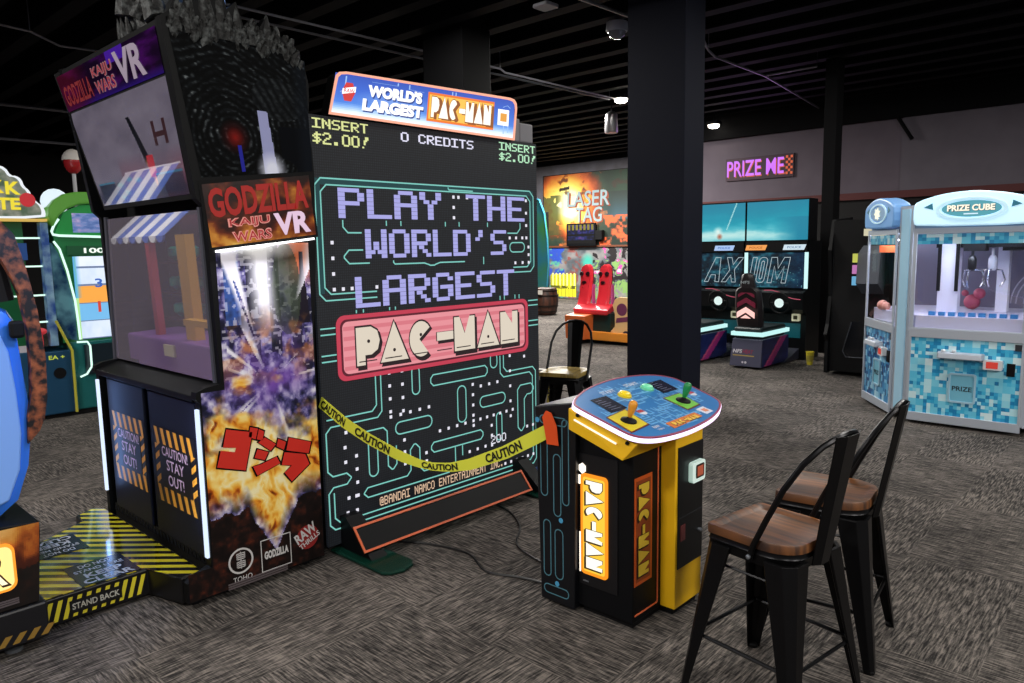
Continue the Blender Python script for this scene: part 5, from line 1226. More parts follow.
b = MB().ball((-2.24, 7.66, .985), .05).ball((-2.19, 7.6, .98), .04); obj('small_toys', b, mat('toy_coral', 'e8a090', .5), V, smooth=True)
obj('orange_bar', MB().box(-2.28, -2.12, 7.62, 7.68, 1.49, 1.555), mat('bar_orange', 'e86a3a', .4), V)
obj('cavity_fill', MB().fbox(FRONT, -1.76, -1.07, 1.600, 1.610, -.10, -.03), glow('cavity_fill_glow', 'eef0ff', 22), V)  # unseen glowing bar added behind the band to light the inside
l_ = MB().fbox(LFACE, -.65, -.07, 1.600, 1.610, -.10, -.03); obj('cavity_fill', l_, MATS['cavity_fill_glow'], V)
for x, y in ((-1.74, 7.2), (-1.1, 7.2), (-2.3, 7.8), (-.55, 7.8), (-2.05, 8.25), (-.8, 8.25)):
    obj('caster', MB().lathe([(.028, -.012), (.03, 0), (.028, .012)], (x, y, .03), 14, (1, .2, 0)).hull([Vector((x - .03, y - .03, .076)), Vector((x + .03, y - .03, .076)), Vector((x + .03, y + .03, .076)), Vector((x - .03, y + .03, .076))], [Vector((x - .016, y - .01, .035)), Vector((x + .016, y - .01, .035)), Vector((x + .016, y + .02, .035)), Vector((x - .016, y + .02, .035))]), mat('caster_white', 'c4c4cc', .5), V)

# ================================================================== RACING SIMULATORS
RCY = 10.0
def racer(x0, label, right):
    x1 = x0 + .885; xm = (x0 + x1) / 2
    T_ = thing('racing_machine', (xm, 9.9, 0), label, 'racing game', 'pair of racing machines')
    F = FY(RCY)
    obj('cabinet', MB().poly(Fr((x0 + .01, 0, 0), (0, 1, 0), (0, 0, 1)), [(10.02, .0), (10.02, .62), (9.90, .70), (9.88, .92), (10.02, .97), (10.06, 1.62), (10.5, 1.62), (10.5, 0)], 0, .865), mat('racer_black', '06080b', .4, spec=.3), T_)
    obj('billboard_box', MB().box(x0 + .005, x1 - .005, 10.005, 10.3, 1.62, 2.185), BLACK, T_)
    def bill(s, t, r=right):
        g = s + (1 if r else 0)
        n = fbm(g * 5, t * 9, 201); c = ramp(t + .25 * (n - .5), [(0, '74ccd8'), (.16, 'b0e8e8'), (.28, '4cbccc'), (.5, '109cb4'), (.8, '0c8ca8'), (1, '0a86a4')])
        c = over(c, '1488a6', np.clip((g - 1.45) * 2.5, 0, 1) * (t < .6)); c = over(c, 'c8f2ee', np.clip(1 - np.abs(t - (.1 + .10 * n)) * 8, 0, 1) * np.clip(1.6 - g, 0, 1))
        c = over(c, 'f0fff8', np.clip(1 - np.hypot((g - .52) / .10, (t - .26) / .16), 0, 1)); c = over(c, '9fdfe2', (np.abs(s - .6 - t * .25) < .01) & (t > .3) & (g < 1)); c = over(c, 'b0523a', np.clip(1 - np.hypot((g - .55) / .06, (t - .12) / .10), 0, 1))
        return c
    art('billboard_screen', T_, fquad(F, x0 + .012, 1.635, x1 - .012, 2.165, .001), 90, 54, bill, artmat('billboard_art', .92, .4, 0))
    hs = obj('header_strip', MB().fbox(F, x0 + .01, x1 - .01, 1.475, 1.615, -.02, .03), BLACK, T_)
    F2 = FY(RCY - .03)
    pats = ((x0 + .42 - .0, 'sign_blue', 'a8c4f0', '5a86d8'),) if not right else ((x0 + .01, 'sign_amber', 'f4a050', 'c86a20'), (x0 + .55, 'sign_pale', 'cfe2ee', '7a9cc0'))
    for u, nm, c_, ci in pats:
        q = [(u, 1.500), (u + .29, 1.500), (u + .32, 1.572), (u + .02, 1.572)]
        lb = obj('lit_label', MB().poly(F2, q, .001, .006), glow(nm, c_, 1.0), hs)
        b = MB(); txt(b, 'POLICE', F2, u + .06, 1.522, .19, .03, .007, .03, .1); obj('label_lettering', b, glow(nm + '_ink', ci, .8), lb)
    def game(s, t, r=right):
        n = fbm(s * 8, t * 7, 211 + r); c = ramp(n + .1 * t, [(0, '03070c'), (.4, '0a1a26'), (.6, '123446'), (.8, '2a6a7c'), (1, '6ab0b8')])
        c = over(c, '0c2a4a', np.clip((s - .6) * 2, 0, .8) * r); c = over(c, '7ac0c0', np.clip((vnoise(s * 40, t * 30, 7) - .82) * 5, 0, .8) * (t < .6)); return c
    sc_ = art('game_screen', T_, fquad(F, x0 + .06, .985, x1 - .03, 1.465, .015), 70, 50, game, artmat('game_art', .85, .2, 0))
    # outlined title across the two screens
    b = MB(); F3 = FY(RCY - .016)
    def pl(pts, cl=True):
        b.ribbon(F3, [(u + .18 * (w - .99), w) for u, w in pts], .008, .001, cl)
    if not right:
        pl([(x0 + .25, 1.05), (x0 + .37, 1.40), (x0 + .45, 1.40), (x0 + .48, 1.05), (x0 + .42, 1.05), (x0 + .41, 1.15), (x0 + .34, 1.15), (x0 + .31, 1.05)])
        pl([(x0 + .52, 1.05), (x0 + .62, 1.22), (x0 + .55, 1.40), (x0 + .62, 1.40), (x0 + .66, 1.30), (x0 + .72, 1.40), (x0 + .80, 1.40), (x0 + .69, 1.23), (x0 + .74, 1.05), (x0 + .68, 1.05), (x0 + .65, 1.15), (x0 + .59, 1.05)])
    else:
        pl([(x0 + .05, 1.05), (x0 + .05, 1.40), (x0 + .11, 1.40), (x0 + .11, 1.05)]); pl(rr(x0 + .15, 1.05, x0 + .27, 1.40, .05, 4)); pl(rr(x0 + .19, 1.10, x0 + .23, 1.35, .02, 3))
        pl([(x0 + .32, 1.05), (x0 + .32, 1.40), (x0 + .40, 1.40), (x0 + .44, 1.25), (x0 + .50, 1.40), (x0 + .58, 1.40), (x0 + .58, 1.05), (x0 + .52, 1.05), (x0 + .52, 1.28), (x0 + .45, 1.10), (x0 + .38, 1.28), (x0 + .38, 1.05)])
    obj('title_outline', b, glow('title_white', 'b6c8d0', .9), sc_)
    for u in ((x0 + .022,) if not right else (x0 + .022, x1 - .012)):
        obj('light_strip', MB().fbox(F, u - .022, u + .022, .98, 1.468, .01, .03), glow('strip_ice', 'c8f4f4', 1.15), T_)
    # dashboard, wheel, reader
    FD = FY(9.875)
    b = MB(); cur = [(x0 + .34, .952), (x0 + .45, .955), (x0 + .56, .93), (x0 + .66, .87), (x0 + .76, .845), (x0 + .85, .838)]; b.ribbon(FD, cur, .009, .001); obj('dash_line', b, glow('dash_pink', 'c8586e', .9), T_)
    wx, wz = x0 + .62, .792
    wl = obj('steering_wheel', MB().tube([(wx + .14 * cos(a), 9.74 - .04 * sin(a), wz + .14 * sin(a)) for a in [2 * pi * i / 24 for i in range(24)]], .014, 7, True).tube([(wx - .13, 9.74, wz), (wx + .13, 9.74, wz)], .012, 6).tube([(wx, 9.88, wz), (wx, 9.74, wz)], .03, 8), BLACKM, T_, smooth=True)
    obj('wheel_hub', MB().lathe([(.062, 0), (.06, .014), (.02, .02)], (wx, 9.735, wz), 20, (0, -1, 0)), glow('hub_white', 'dff4f0', 1.0), wl)
    cr_ = obj('card_reader', MB().poly(FY(10.015), rr(x0 + .70, .535, x0 + .805, .635, .015, 3), 0, .05), mat('reader_beige', 'd8d4b8', .4, emit='d8d4b0', es=.3), T_)
    obj('reader_screen', MB().fbox(FY(9.965), x0 + .725, x0 + .78, .56, .61, .0005, .002), mat('reader_olive', '4a4428', .4), cr_)
    obj('teal_glow_panel', MB().fbox(FY(10.018), x0 + .08, x1 - .08, .30, .50, 0, .005), mat('panel_teal', '0e4a52', .35, emit='0c4650', es=.35), T_)
    obj('pedal_plate', MB().hull([Vector((x0 + .30, 9.55, .02)), Vector((x0 + .80, 9.55, .02)), Vector((x0 + .80, 10.0, .02)), Vector((x0 + .30, 10.0, .02))], [Vector((x0 + .30, 9.62, .05)), Vector((x0 + .80, 9.62, .05)), Vector((x0 + .80, 10.0, .16)), Vector((x0 + .30, 10.0, .16))]), noisy('tread_plate', '14161e', '2a2c3c', 60, .4), T_)
    # seat pod
    bx0, bx1, by0, by1 = x0 + .32, x0 + .765, 8.90, 9.72
    pod = obj('seat_pod', MB().hull([Vector((bx0 + .02, by0 - .02, .03)), Vector((bx1, by0 - .02, .03)), Vector((bx1, by1, .03)), Vector((bx0 + .02, by1, .03))], [Vector((bx0 + .045, by0 + .02, .385)), Vector((bx1 + .0, by0 + .02, .385)), Vector((bx1, by1, .385)), Vector((bx0 + .045, by1, .385))]), mat('pod_slate', '4a4a5e', .4), T_, bevel=.008)
    PFr = Fr((0, by0 - .022, 0), (1, 0, 0), (0, .112, 1))
    b = MB(); txt(b, 'NFS', PFr, bx0 + .06, .20, .12, .05, .002, .03, .15); obj('pod_lettering', b, mat('pod_white', 'cfcbd2', .5), pod)
    b = MB(); txt(b, 'HEAT', PFr, bx0 + .19, .20, .14, .05, .002, .03, .15); obj('pod_red_lettering', b, mat('pod_crimson', '8a2a48', .5), pod)
    b = MB(); b.fbox(PFr, bx0 + .06, bx0 + .35, .165, .178, .001, .002); obj('pod_stripe', b, mat('pod_gold', 'a8904a', .5), pod)
    b = MB(); b.disc(PFr, bx0 + .20, .085, .014, .001, .002, 10); b.disc(PFr, bx0 + .24, .085, .016, .001, .002, 10); obj('pod_mark', b, MATS['pod_white'], pod)
    SD = FX(bx1 + .001)
    def side(s, t):
        c = ramp(fbm(s * 5, t * 4, 221), [(0, '0c1030'), (.6, '18225a'), (1, '2a3a7a')]); return over(over(c, 'a02a78', (np.abs(s - .2 - t * .6) < .13)), 'c8587a', (np.abs(s - .12 - t * .6) < .03))
    art('pod_side_print', pod, fquad(SD, by0 + .02, .035, by1, .38, .001), 40, 18, side, artmat('pod_art', 0, .4, 1))
    obj('pod_light', MB().box(bx0 + .03, bx1 + .012, by0 - .005, by1, .425, .475), glow('pod_ice', 'bff0ee', 1.1), T_)
    obj('seat_cushion', MB().box(bx0 + .05, bx1 - .02, by0 + .03, by1 - .03, .385, .53), mat('seat_teal_black', '0a1a1e', .5), T_, bevel=.03, seg=3)
    sl_ = []
    for z, w_, dy in ((.48, .33, .06), (.60, .36, .05), (.80, .37, .01), (.98, .34, -.02), (1.02, .28, -.03), (1.04, .20, -.03), (1.14, .17, -.04), (1.20, .14, -.04), (1.22, .08, -.04)):
        c_ = (bx0 + bx1) / 2 - .03; y_ = by0 + .10 + dy
        sl_.append([Vector((c_ - w_ / 2, y_ + .03, z)), Vector((c_ - w_ / 2 + .04, y_ - .02, z)), Vector((c_ + w_ / 2 - .04, y_ - .02, z)), Vector((c_ + w_ / 2, y_ + .03, z)), Vector((c_ + w_ / 2 - .02, y_ + .11, z)), Vector((c_ - w_ / 2 + .02, y_ + .11, z))])
    bk = obj('seat_back', MB().loft(sl_), mat('seat_wine_black', '140a0f', .5), T_, smooth=True)
    c_ = (bx0 + bx1) / 2 - .03; FS = FY(by0 + .065); b = MB()
    obj('chevron_light', MB().poly(FS, [(c_ - .12, .645), (c_ - .12, .72), (c_, .79), (c_ + .12, .72), (c_ + .12, .645), (c_, .72)], 0, .006).poly(FS, [(c_ - .07, .645), (c_, .69), (c_ + .07, .645)], 0, .006), glow('chevron_pink', 'ffc4bc', 1.2), bk)
    obj('chevron_dim', MB().poly(FS, [(c_ - .12, .78), (c_ - .12, .84), (c_, .91), (c_ + .12, .84), (c_ + .12, .78), (c_, .85)], -.02, .004).poly(FS, [(c_ - .11, .91), (c_ - .11, .95), (c_, 1.01), (c_ + .11, .95), (c_ + .11, .91), (c_, .97)], -.02, .004), mat('chevron_wine', '5a1428', .4, emit='5a1428', es=.5), bk)
    b = MB(); txt(b, 'NFS', FY(by0 + .03), c_ - .06, 1.09, .12, .035, .004, .02); obj('head_lettering', b, mat('head_grey', '9aa4a8', .5), bk)
    return T_
racer(-5.655, 'left racing machine with teal billboard, half hidden by the big dark column', False)
racer(-4.765, 'right racing machine with a chevron-lit seat and amber sign', True)

# side-on dark cabinet between racers and claw machine, with the yellow tub
Q = thing('dark_cabinet', (-3.2, 9.2, 0), 'tall black arcade cabinet seen side-on beside the claw machine', 'arcade machine')
QX = FY(9.12)
qp = [(9.05, .03), (9.05, .42), (9.0, .5), (9.06, .62), (9.12, .95), (9.10, 1.2), (9.06, 1.5), (9.16, 1.86), (9.75, 1.90), (9.75, .03)]
obj('side_panel', MB().poly(FX(-2.64), qp, 0, .04), mat('side_black', '060709', .45, spec=.25), Q)
obj('side_panel', MB().poly(FX(-3.28), qp, 0, .04), MATS['side_black'], Q)
obj('body', MB().box(-3.24, -2.64, 9.12, 9.72, .05, 1.85), BLACKM, Q)
obj('panel_inset', MB().poly(QX, [(-3.08, .30), (-3.0, .66), (-2.7, .66), (-2.7, .24), (-3.02, .22)], .0, .004), mat('inset_black', '101216', .15), Q)
obj('inset_edge', MB().tube([QX(-3.0, .65, .006), QX(-3.09, .30, .006), QX(-3.05, .23, .006), QX(-2.7, .24, .006)], .006, 6), mat('edge_grey', '5a5c62', .3, .6), Q)
obj('screen_hood', MB().hull([Vector((-2.90, 8.9, 1.12)), Vector((-2.66, 8.9, 1.12)), Vector((-2.66, 9.14, .98)), Vector((-2.90, 9.14, .98))], [Vector((-2.90, 8.94, 1.46)), Vector((-2.66, 8.94, 1.46)), Vector((-2.66, 9.14, 1.56)), Vector((-2.90, 9.14, 1.56))]), mat('hood_grey', '5c6068', .3), Q)
for z, c_ in ((1.36, 'c8cc5a'), (1.23, 'c47ab8'), (1.10, '6ab0d8')):
    obj('coloured_light', MB().box(-2.945, -2.90, 8.90, 8.95, z, z + .10), glow('tab_' + c_, c_, .9), Q)
obj('lit_header', MB().box(-2.86, -2.66, 8.98, 9.14, 1.66, 1.74), glow('header_warm', 'd8d0b0', .9), Q)
C_ = thing('yellow_tub', (-3.69, 9.68, 0), 'small yellow plastic tub on the carpet by the racing machines', 'tub')
obj('tub', MB().lathe([(.035, .004), (.052, .165), (.056, .168), (.056, .178), (.048, .178), (.034, .02)], (-3.69, 9.68, 0), 18), mat('tub_yellow', 'c2b42e', .45), C_, smooth=True)
obj('tub_label', MB().lathe([(.0435, .05), (.0515, .13), (.0505, .13), (.0425, .05)], (-3.69, 9.68, 0), 18), mat('tub_label', '9a8f3a', .5), C_, smooth=True)

# ================================================================== WALL SIGN
PS = thing('wall_sign', (-6.44, 13.95, 3.06), 'lit purple and orange wall sign reading PRIZE ME on the grey back wall', 'sign')
WFr = FY(13.97)
obj('sign_back', MB().fbox(WFr, -7.11, -5.74, 2.83, 3.26, -.02, .01), mat('sign_back_mauve', '3a2030', .6), PS)
b = MB(); txt(b, 'PRIZE ME', WFr, -7.06, 2.885, 1.15, .30, .012, .0); obj('orange_shadow', b, glow('letter_orange', 'd8603a', .9), PS)
b = MB(); txt(b, 'PRIZE ME', WFr, -7.075, 2.905, 1.15, .30, .022, .012); obj('purple_lettering', b, glow('letter_violet', 'c46af0', 1.25), PS)
b = MB()
for i in range(3):
    for j in range(7):
        if (i + j) % 2 == 0: b.fbox(WFr, -5.89 + i * .045, -5.85 + i * .045, 2.88 + j * .05, 2.925 + j * .05, .01, .02)
obj('orange_squares', b, MATS['letter_orange'], PS)
ul = bpy.data.lights.new('sign_light', 'AREA'); ul.shape = 'RECTANGLE'; ul.size = 1.3; ul.size_y = .3; ul.energy = 6; ul.color = (.75, .4, 1)
uo = bpy.data.objects.new('sign_light', ul); COL.objects.link(uo); uo.location = (-6.44, 13.85, 3.06); uo.rotation_euler = (radians(-90), 0, 0)

# ================================================================== LASER TAG MURALS
MY = 17.79; MF_ = FY(MY)
def flame_wall(s, t):
    n = fbm(s * 5, t * 4, 301, 5); m = fbm(s * 14, t * 12, 305, 4)
    d = np.hypot((s - .30) / .45, (t - .60) / .60)
    c = ramp(1.25 - d + .45 * (n - .5), [(0, '16241c'), (.20, '2a3a2c'), (.34, '7a3414'), (.48, 'c8602a'), (.62, 'e09a3a'), (.78, 'f2cf5a'), (.95, 'fbe98c'), (1, 'fff2b8')])
    c = over(c, 'e06a2a', np.clip((m - .55) * 5, 0, .8) * (d > .45) * (d < 1.1)); c = over(c, '3e4a28', np.clip((.17 - np.abs(s - .09)) * 9, 0, .8) * (t > .15) * (t < .72) * (m > .4))
    c = over(c, '34586a', np.clip((s - .62) * 3, 0, .75) * np.clip((.75 - t) * 3, 0, 1) * (t > .35)); c = over(c, 'd85a30', np.clip((m - .45) * 6, 0, 1) * (s > .68) * (t < .40)); c = over(c, '1e3a26', np.clip((s - .70) * 4, 0, .85) * (t > .72))
    c = over(c, '2c2620', ((np.abs(t - .80 - .18 * (s - .25)) < .02) & (s > .20) & (s < .33))); return over(c, '3a2418', np.clip((m - .62) * 6, 0, .7) * (t > .70))
LM = thing('wall_mural', (-13.6, MY, 2.6), 'fiery yellow printed wall mural lettered LASER TAG', 'mural')
mu = obj('panel', MB().fbox(MF_, -15.15, -12.0, 1.60, 3.76, 0, .012), BLACK, LM)
art('flame_picture', LM, fquad(MF_, -15.12, 1.62, -12.03, 3.74, .014), 150, 104, flame_wall, artmat('mural_art', 0, .6, 1))
b = MB(); txt(b, 'LASER', MF_, -14.15, 2.74, 1.55, .45, .02, .02, .05); txt(b, 'TAG', MF_, -13.86, 2.27, .98, .44, .02, .02, .05); obj('rust_shadow', b, mat('mural_rust', '8a3a22', .6), LM)
b = MB(); txt(b, 'LASER', MF_, -14.20, 2.77, 1.55, .45, .025, .012, .05); txt(b, 'TAG', MF_, -13.90, 2.30, .98, .44, .025, .012, .05); obj('grey_lettering', b, mat('mural_slate', '8aa0a6', .5), LM)
obj('lower_rail', MB().fbox(MF_, -15.15, -12.0, 1.57, 1.62, 0, .05), mat('rail_rust', '6a3a24', .6), LM)
def graf(s, t):
    n = fbm(s * 9, t * 6, 311, 4); m = fbm(s * 22, t * 14, 315, 3); q = vnoise(s * 7, t * 4, 319)
    c = ramp(n, [(0, '2a3034'), (.4, '565c62'), (.6, '7a787a'), (1, 'a09a96')])
    c = over(c, '2a4ab0', np.clip((fbm(s * 12, t * 8, 321) - .45) * 8, 0, 1) * (s < .26) * (t > .45)); c = over(c, '5ab08a', np.clip((m - .56) * 9, 0, .8) * (s < .3))
    c = over(c, '8a3a34', np.clip((m - .52) * 7, 0, .7) * (s > .26) * (s < .5)); c = over(c, '3aa896', np.clip(1 - np.hypot((s - .54) / .09, (t - .70) / .22), 0, 1) * 1.5)
    b_ = np.clip(fbm(s * 13 + 3 * fbm(s * 6, t * 5, 333), t * 6 + 3 * fbm(s * 5, t * 5, 335), 331, 3) * 2.2 - .6, 0, 1); pk = (s > .60)
    c = over(c, 'd84a9a', (b_ > .72) * pk * (t > .5)); c = over(c, '1a1418', (b_ < .22) * pk); c = over(c, '7aa05a', (b_ > .4) * (b_ < .6) * pk * (t < .75)); c = over(c, 'e6b8d0', (b_ > .93) * pk)
    w = np.abs(np.sin(s * 70)); yl = (s > .085) & (s < .405) & (t > .03) & (t < .46 + .04 * w); c = over(c, 'e2dc2e', yl * 1.0); c = over(c, '2e3416', yl * (w < .18)); c = over(c, '5a5a1c', yl * (np.abs(t - .22) < .035) * (m > .45)); c = over(c, 'f6f4a0', yl * (w > .9) * (t > .25))
    return c
GM = thing('graffiti_mural', (-13.6, MY, .8), 'colourful graffiti mural with a yellow tag along the bottom of the far wall', 'mural')
art('graffiti_picture', GM, fquad(MF_, -15.15, .02, -12.0, 1.56, .004), 190, 96, graf, artmat('graffiti_art', 0, .6, 1))
obj('board', MB().fbox(MF_, -15.15, -12.0, .02, 1.56, 0, .003), BLACK, GM)
TV = thing('television', (-13.6, 17.65, 1.95), 'dark television showing blue game art, mounted on the fiery mural', 'television')
obj('bezel', MB().fbox(FY(17.70), -14.13, -13.05, 1.60, 2.27, 0, .06), BLACK, TV, bevel=.01)
def tvart(s, t):
    n = fbm(s * 9, t * 7, 341); c = ramp(n, [(0, '0a0a18'), (.4, '1a1e4a'), (.6, '34409a'), (.8, '8a58b0'), (1, 'd0a860')]); c = over(c, 'c8b84a', (t > .72) * (np.abs(np.sin(s * 22)) > .6)); return over(c, '0a0a10', (t < .18) | (np.abs(t - .45) < .06))
art('picture', TV, fquad(FY(17.64), -14.08, 1.68, -13.10, 2.23, .001), 48, 28, tvart, artmat('tv_art', .55, .2, 0))
obj('wall_bracket', MB().box(-13.75, -13.35, 17.70, 17.785, 1.75, 2.0), BLACKM, TV)
obj('side_speaker', MB().box(-13.03, -12.80, 17.60, 17.75, 1.78, 2.05), BLACKM, TV, bevel=.01)
BA = thing('wooden_barrel', (-11.35, 13.35, 0), 'dark brown wooden barrel standing in front of the graffiti', 'barrel')
prof_ = [(.24, .02), (.26, .03), (.30, .20), (.315, .33), (.30, .48), (.265, .63), (.245, .64), (.235, .63), (.22, .63)]
obj('staves', MB().lathe(prof_, (-11.35, 13.35, 0), 24), noisy('barrel_wood', '1c0f0a', '4a2616', 14, .5, 0, (1, 1, .15)), BA, smooth=True)
for z, r_ in ((.09, .278), (.22, .308), (.46, .308), (.58, .286)): obj('hoop', MB().lathe([(r_, z - .018), (r_ + .006, z - .016), (r_ + .006, z + .016), (r_, z + .018)], (-11.35, 13.35, 0), 24), mat('hoop_iron', '241c18', .4, .6), BA, smooth=True)
obj('paper_notice', MB().box(-11.30, -11.16, 13.02, 13.03, .50, .60), mat('paper_white', 'cfcac2', .7), BA)
b = MB(); txt(b, 'II', FY(13.03), -11.42, .28, .10, .16, .006, .02); obj('stencil_mark', b, mat('stencil_gold', '8a6a3a', .6), BA)

# ride with two red faced seats
KR = thing('kiddie_ride', (-7.2, 9.9, 0), 'orange ride base carrying two tall red seats with faces', 'ride')
REDP = mat('red_gloss_plastic', 'd8303c', .3, coat=.3)
RY = 10.1
obj('base', MB().box(-7.74, -6.55, 9.78, 10.5, .06, .20), mat('ride_orange', 'e08c30', .4), KR, bevel=.01)
obj('foot_box', MB().hull([Vector((-7.74, 9.62, .07)), Vector((-7.36, 9.62, .07)), Vector((-7.36, 9.95, .07)), Vector((-7.74, 9.95, .07))], [Vector((-7.76, 9.62, .46)), Vector((-7.34, 9.62, .46)), Vector((-7.34, 9.95, .50)), Vector((-7.76, 9.95, .50))]), mat('ride_rust', 'c4622e', .4), KR, bevel=.01)
obj('bench_box', MB().box(-7.44, -7.0, 9.86, 10.4, .20, .50), mat('ride_green_black', '0c2a28', .4), KR)
sidp = [(-6.99, .06), (-6.55, .06), (-6.55, .72), (-6.62, .77), (-6.80, .78), (-6.90, .74), (-6.94, .64), (-6.90, .50), (-6.90, .30), (-6.98, .22)]
sp2 = obj('side_panel', MB().poly(FY(9.84), sidp, -.04, 0), mat('ride_cream', 'd8b07a', .5), KR, bevel=.006)
b = MB().disc(FY(9.84), -6.76, .58, .10, .001, .003).poly(FY(9.84), [(-6.88, .36), (-6.60, .40), (-6.58, .48), (-6.86, .44)], .001, .003); obj('side_print', b, mat('ride_plum', '6a3050', .5), sp2)
b = MB().disc(FY(9.84), -6.68, .17, .07, .001, .004); obj('side_wheel', b, mat('ride_navy', '2a2038', .5), sp2)
obj('wheel_hub', MB().disc(FY(9.84), -6.68, .17, .035, .0045, .006), mat('ride_pale', 'c8c0b8', .5), sp2)
for xm in (-7.74, -7.345):
    lo_ = []
    for z, w_, y_ in ((.54, .24, 10.0), (.62, .25, 10.10), (.80, .25, 10.16), (1.0, .25, 10.19), (1.10, .26, 10.20), (1.18, .25, 10.20), (1.245, .20, 10.21), (1.28, .11, 10.22), (1.29, .03, 10.23)):
        lo_.append([Vector((xm - w_ / 2, y_ + .02, z)), Vector((xm - w_ / 2 + .03, y_ - .03, z)), Vector((xm, y_ - .045, z)), Vector((xm + w_ / 2 - .03, y_ - .03, z)), Vector((xm + w_ / 2, y_ + .02, z)), Vector((xm + w_ / 2 - .03, y_ + .09, z)), Vector((xm - w_ / 2 + .03, y_ + .09, z))])
    sb = obj('seat_back', MB().loft(lo_), REDP, KR, smooth=True)
    b = MB()
    for sx in (-1, 1): b.lathe([(.042, 0), (.036, .014), (.01, .02)], (xm + sx * .065, 10.158, 1.13), 12, (0, -1, .1))
    b.poly(FY(10.145), [(xm - .05, .985), (xm - .02, 1.01), (xm + .02, 1.01), (xm + .05, .985), (xm, .955)], .0, .02)
    obj('face_marks', b, mat('face_dark', '2a0c14', .4), sb)
    obj('pink_wing', MB().hull([Vector((xm + .12, 10.2, .60)), Vector((xm + .15, 10.2, .60)), Vector((xm + .15, 10.26, .60)), Vector((xm + .12, 10.26, .60))], [Vector((xm + .11, 10.2, .95)), Vector((xm + .14, 10.2, .95)), Vector((xm + .14, 10.26, .95)), Vector((xm + .11, 10.26, .95))]), mat('wing_pink', 'c85a9a', .4), sb)
obj('seat_pan', MB().hull([Vector((-7.70, 9.80, .47)), Vector((-7.02, 9.80, .47)), Vector((-7.12, 10.2, .52)), Vector((-7.86, 10.2, .52))], [Vector((-7.72, 9.79, .56)), Vector((-7.0, 9.79, .56)), Vector((-7.14, 10.15, .64)), Vector((-7.86, 10.15, .64))]), REDP, KR, bevel=.025, seg=3)
b = MB()
for y_ in (9.9, 10.4): b.box(-7.70, -6.60, y_, y_ + .06, .0, .065)
obj('skids', b, BLACKM, KR)

# curved blue-green panel edge behind the giant screen
BG = thing('curved_panel', (-12.9, 14.6, 0), 'curved blue and green machine panel peeking out beside the giant screen', 'arcade machine')
cpF = FY(14.5)
cpts = [(-12.9, .02), (-12.9, 2.85), (-12.5, 2.8), (-12.33, 2.43), (-12.24, 1.81), (-12.21, 1.19), (-12.26, .6), (-12.36, .02)]
cp_ = obj('panel', MB().poly(cpF, cpts, -.05, 0), noisy('panel_blue_green', '1c6aa0', '3a7a4a', 1.2, .4), BG)
obj('panel_edge', MB().tube([cpF(a, b_, .005) for a, b_ in cpts[1:]], .012, 6), mat('edge_cyan', '3a8ab0', .3), BG, smooth=True)
obj('rear_box', MB().box(-12.85, -12.6, 14.55, 15.0, .01, 2.5), BLACKM, BG, bevel=.01)

# ================================================================== TICKET MACHINES AT THE FAR LEFT
X0 = -8.2; TFX = FX(X0)
TM = thing('ticket_game', (-8.4, 2.45, 0), 'green arched ticket game with a numbered wheel panel behind the tall cabinet', 'arcade machine')
obj('lower_cabinet', MB().box(-8.75, X0, 2.07, 2.345, .04, .665), mat('teal_blue_cabinet', '1c4a6a', .4), TM, bevel=.01)
obj('plinth', MB().box(-8.7, X0 - .02, 2.09, 2.78, 0, .05), BLACKM, TM)
b = MB().disc(TFX, 2.235, .445, .055, .001, .006, 22); obj('speaker_hole', b, BLACKM, TM)
b = MB(); txt(b, 'EA +', TFX, 2.15, .585, .14, .04, .002, .02); obj('yellow_lettering', b, glow('letter_lime', 'c8d84a', .8), TM)
obj('right_cabinet', MB().box(-8.7, X0 - .01, 2.35, 2.80, .05, .735), mat('teal_cabinet', '1a6a6a', .4), TM, bevel=.01)
obj('coin_panel', MB().fbox(TFX, 2.47, 2.74, .40, .70, -.005, .01), mat('coin_panel_dark', '182630', .3), TM)
obj('upper_body', MB().box(-8.7, X0 - .03, 2.30, 2.80, .735, 2.02), mat('green_body', '1c7a44', .35), TM)
def wheelp(s, t):
    c = ramp(fbm(s * 4, t * 5, 401), [(0, '9ab4d8'), (.5, 'c8d8ec'), (1, 'eef2fa')]); k = np.floor(t * 4.6)
    c = over(c, 'f0a040', (k == 2) * .95); c = over(c, '6ab0e0', (k == 1) * .9); c = over(c, 'dce6f4', (k == 0) * .5 + (k == 3) * .6); c = over(c, 'e8eefa', (k >= 4) * .7)
    c = over(c, '6a7a9a', np.abs(t * 4.6 - np.round(t * 4.6)) < .04); c = over(c, 'a8d890', s < .08); return over(c, '4a9ae0', np.clip((.18 - s) * 5, 0, 1) * (t > .5))
wp = art('wheel_panel', TM, fquad(TFX, 2.445, .755, 2.80, 1.585, -.025), 40, 84, wheelp, artmat('wheel_art', 1.1, .3, .2))
b = MB(); txt(b, '3', TFX, 2.63, 1.27, .07, .09, -.02, .02); obj('blue_number', b, glow('num_blue', '3a6ac8', .9), wp)
b = MB(); txt(b, '1', TFX, 2.64, 1.02, .028, .11, -.02, .02); obj('red_number', b, glow('num_red', 'e04a3a', .9), wp)
obj('score_bar', MB().fbox(TFX, 2.40, 2.80, 1.60, 1.69, -.03, -.01), mat('bar_green', '14603a', .4), TM)
b = MB(); txt(b, '100', TFX, 2.55, 1.617, .19, .052, -.008, .03); obj('score_lettering', b, glow('num_white', 'f4fff4', 1.1), TM)
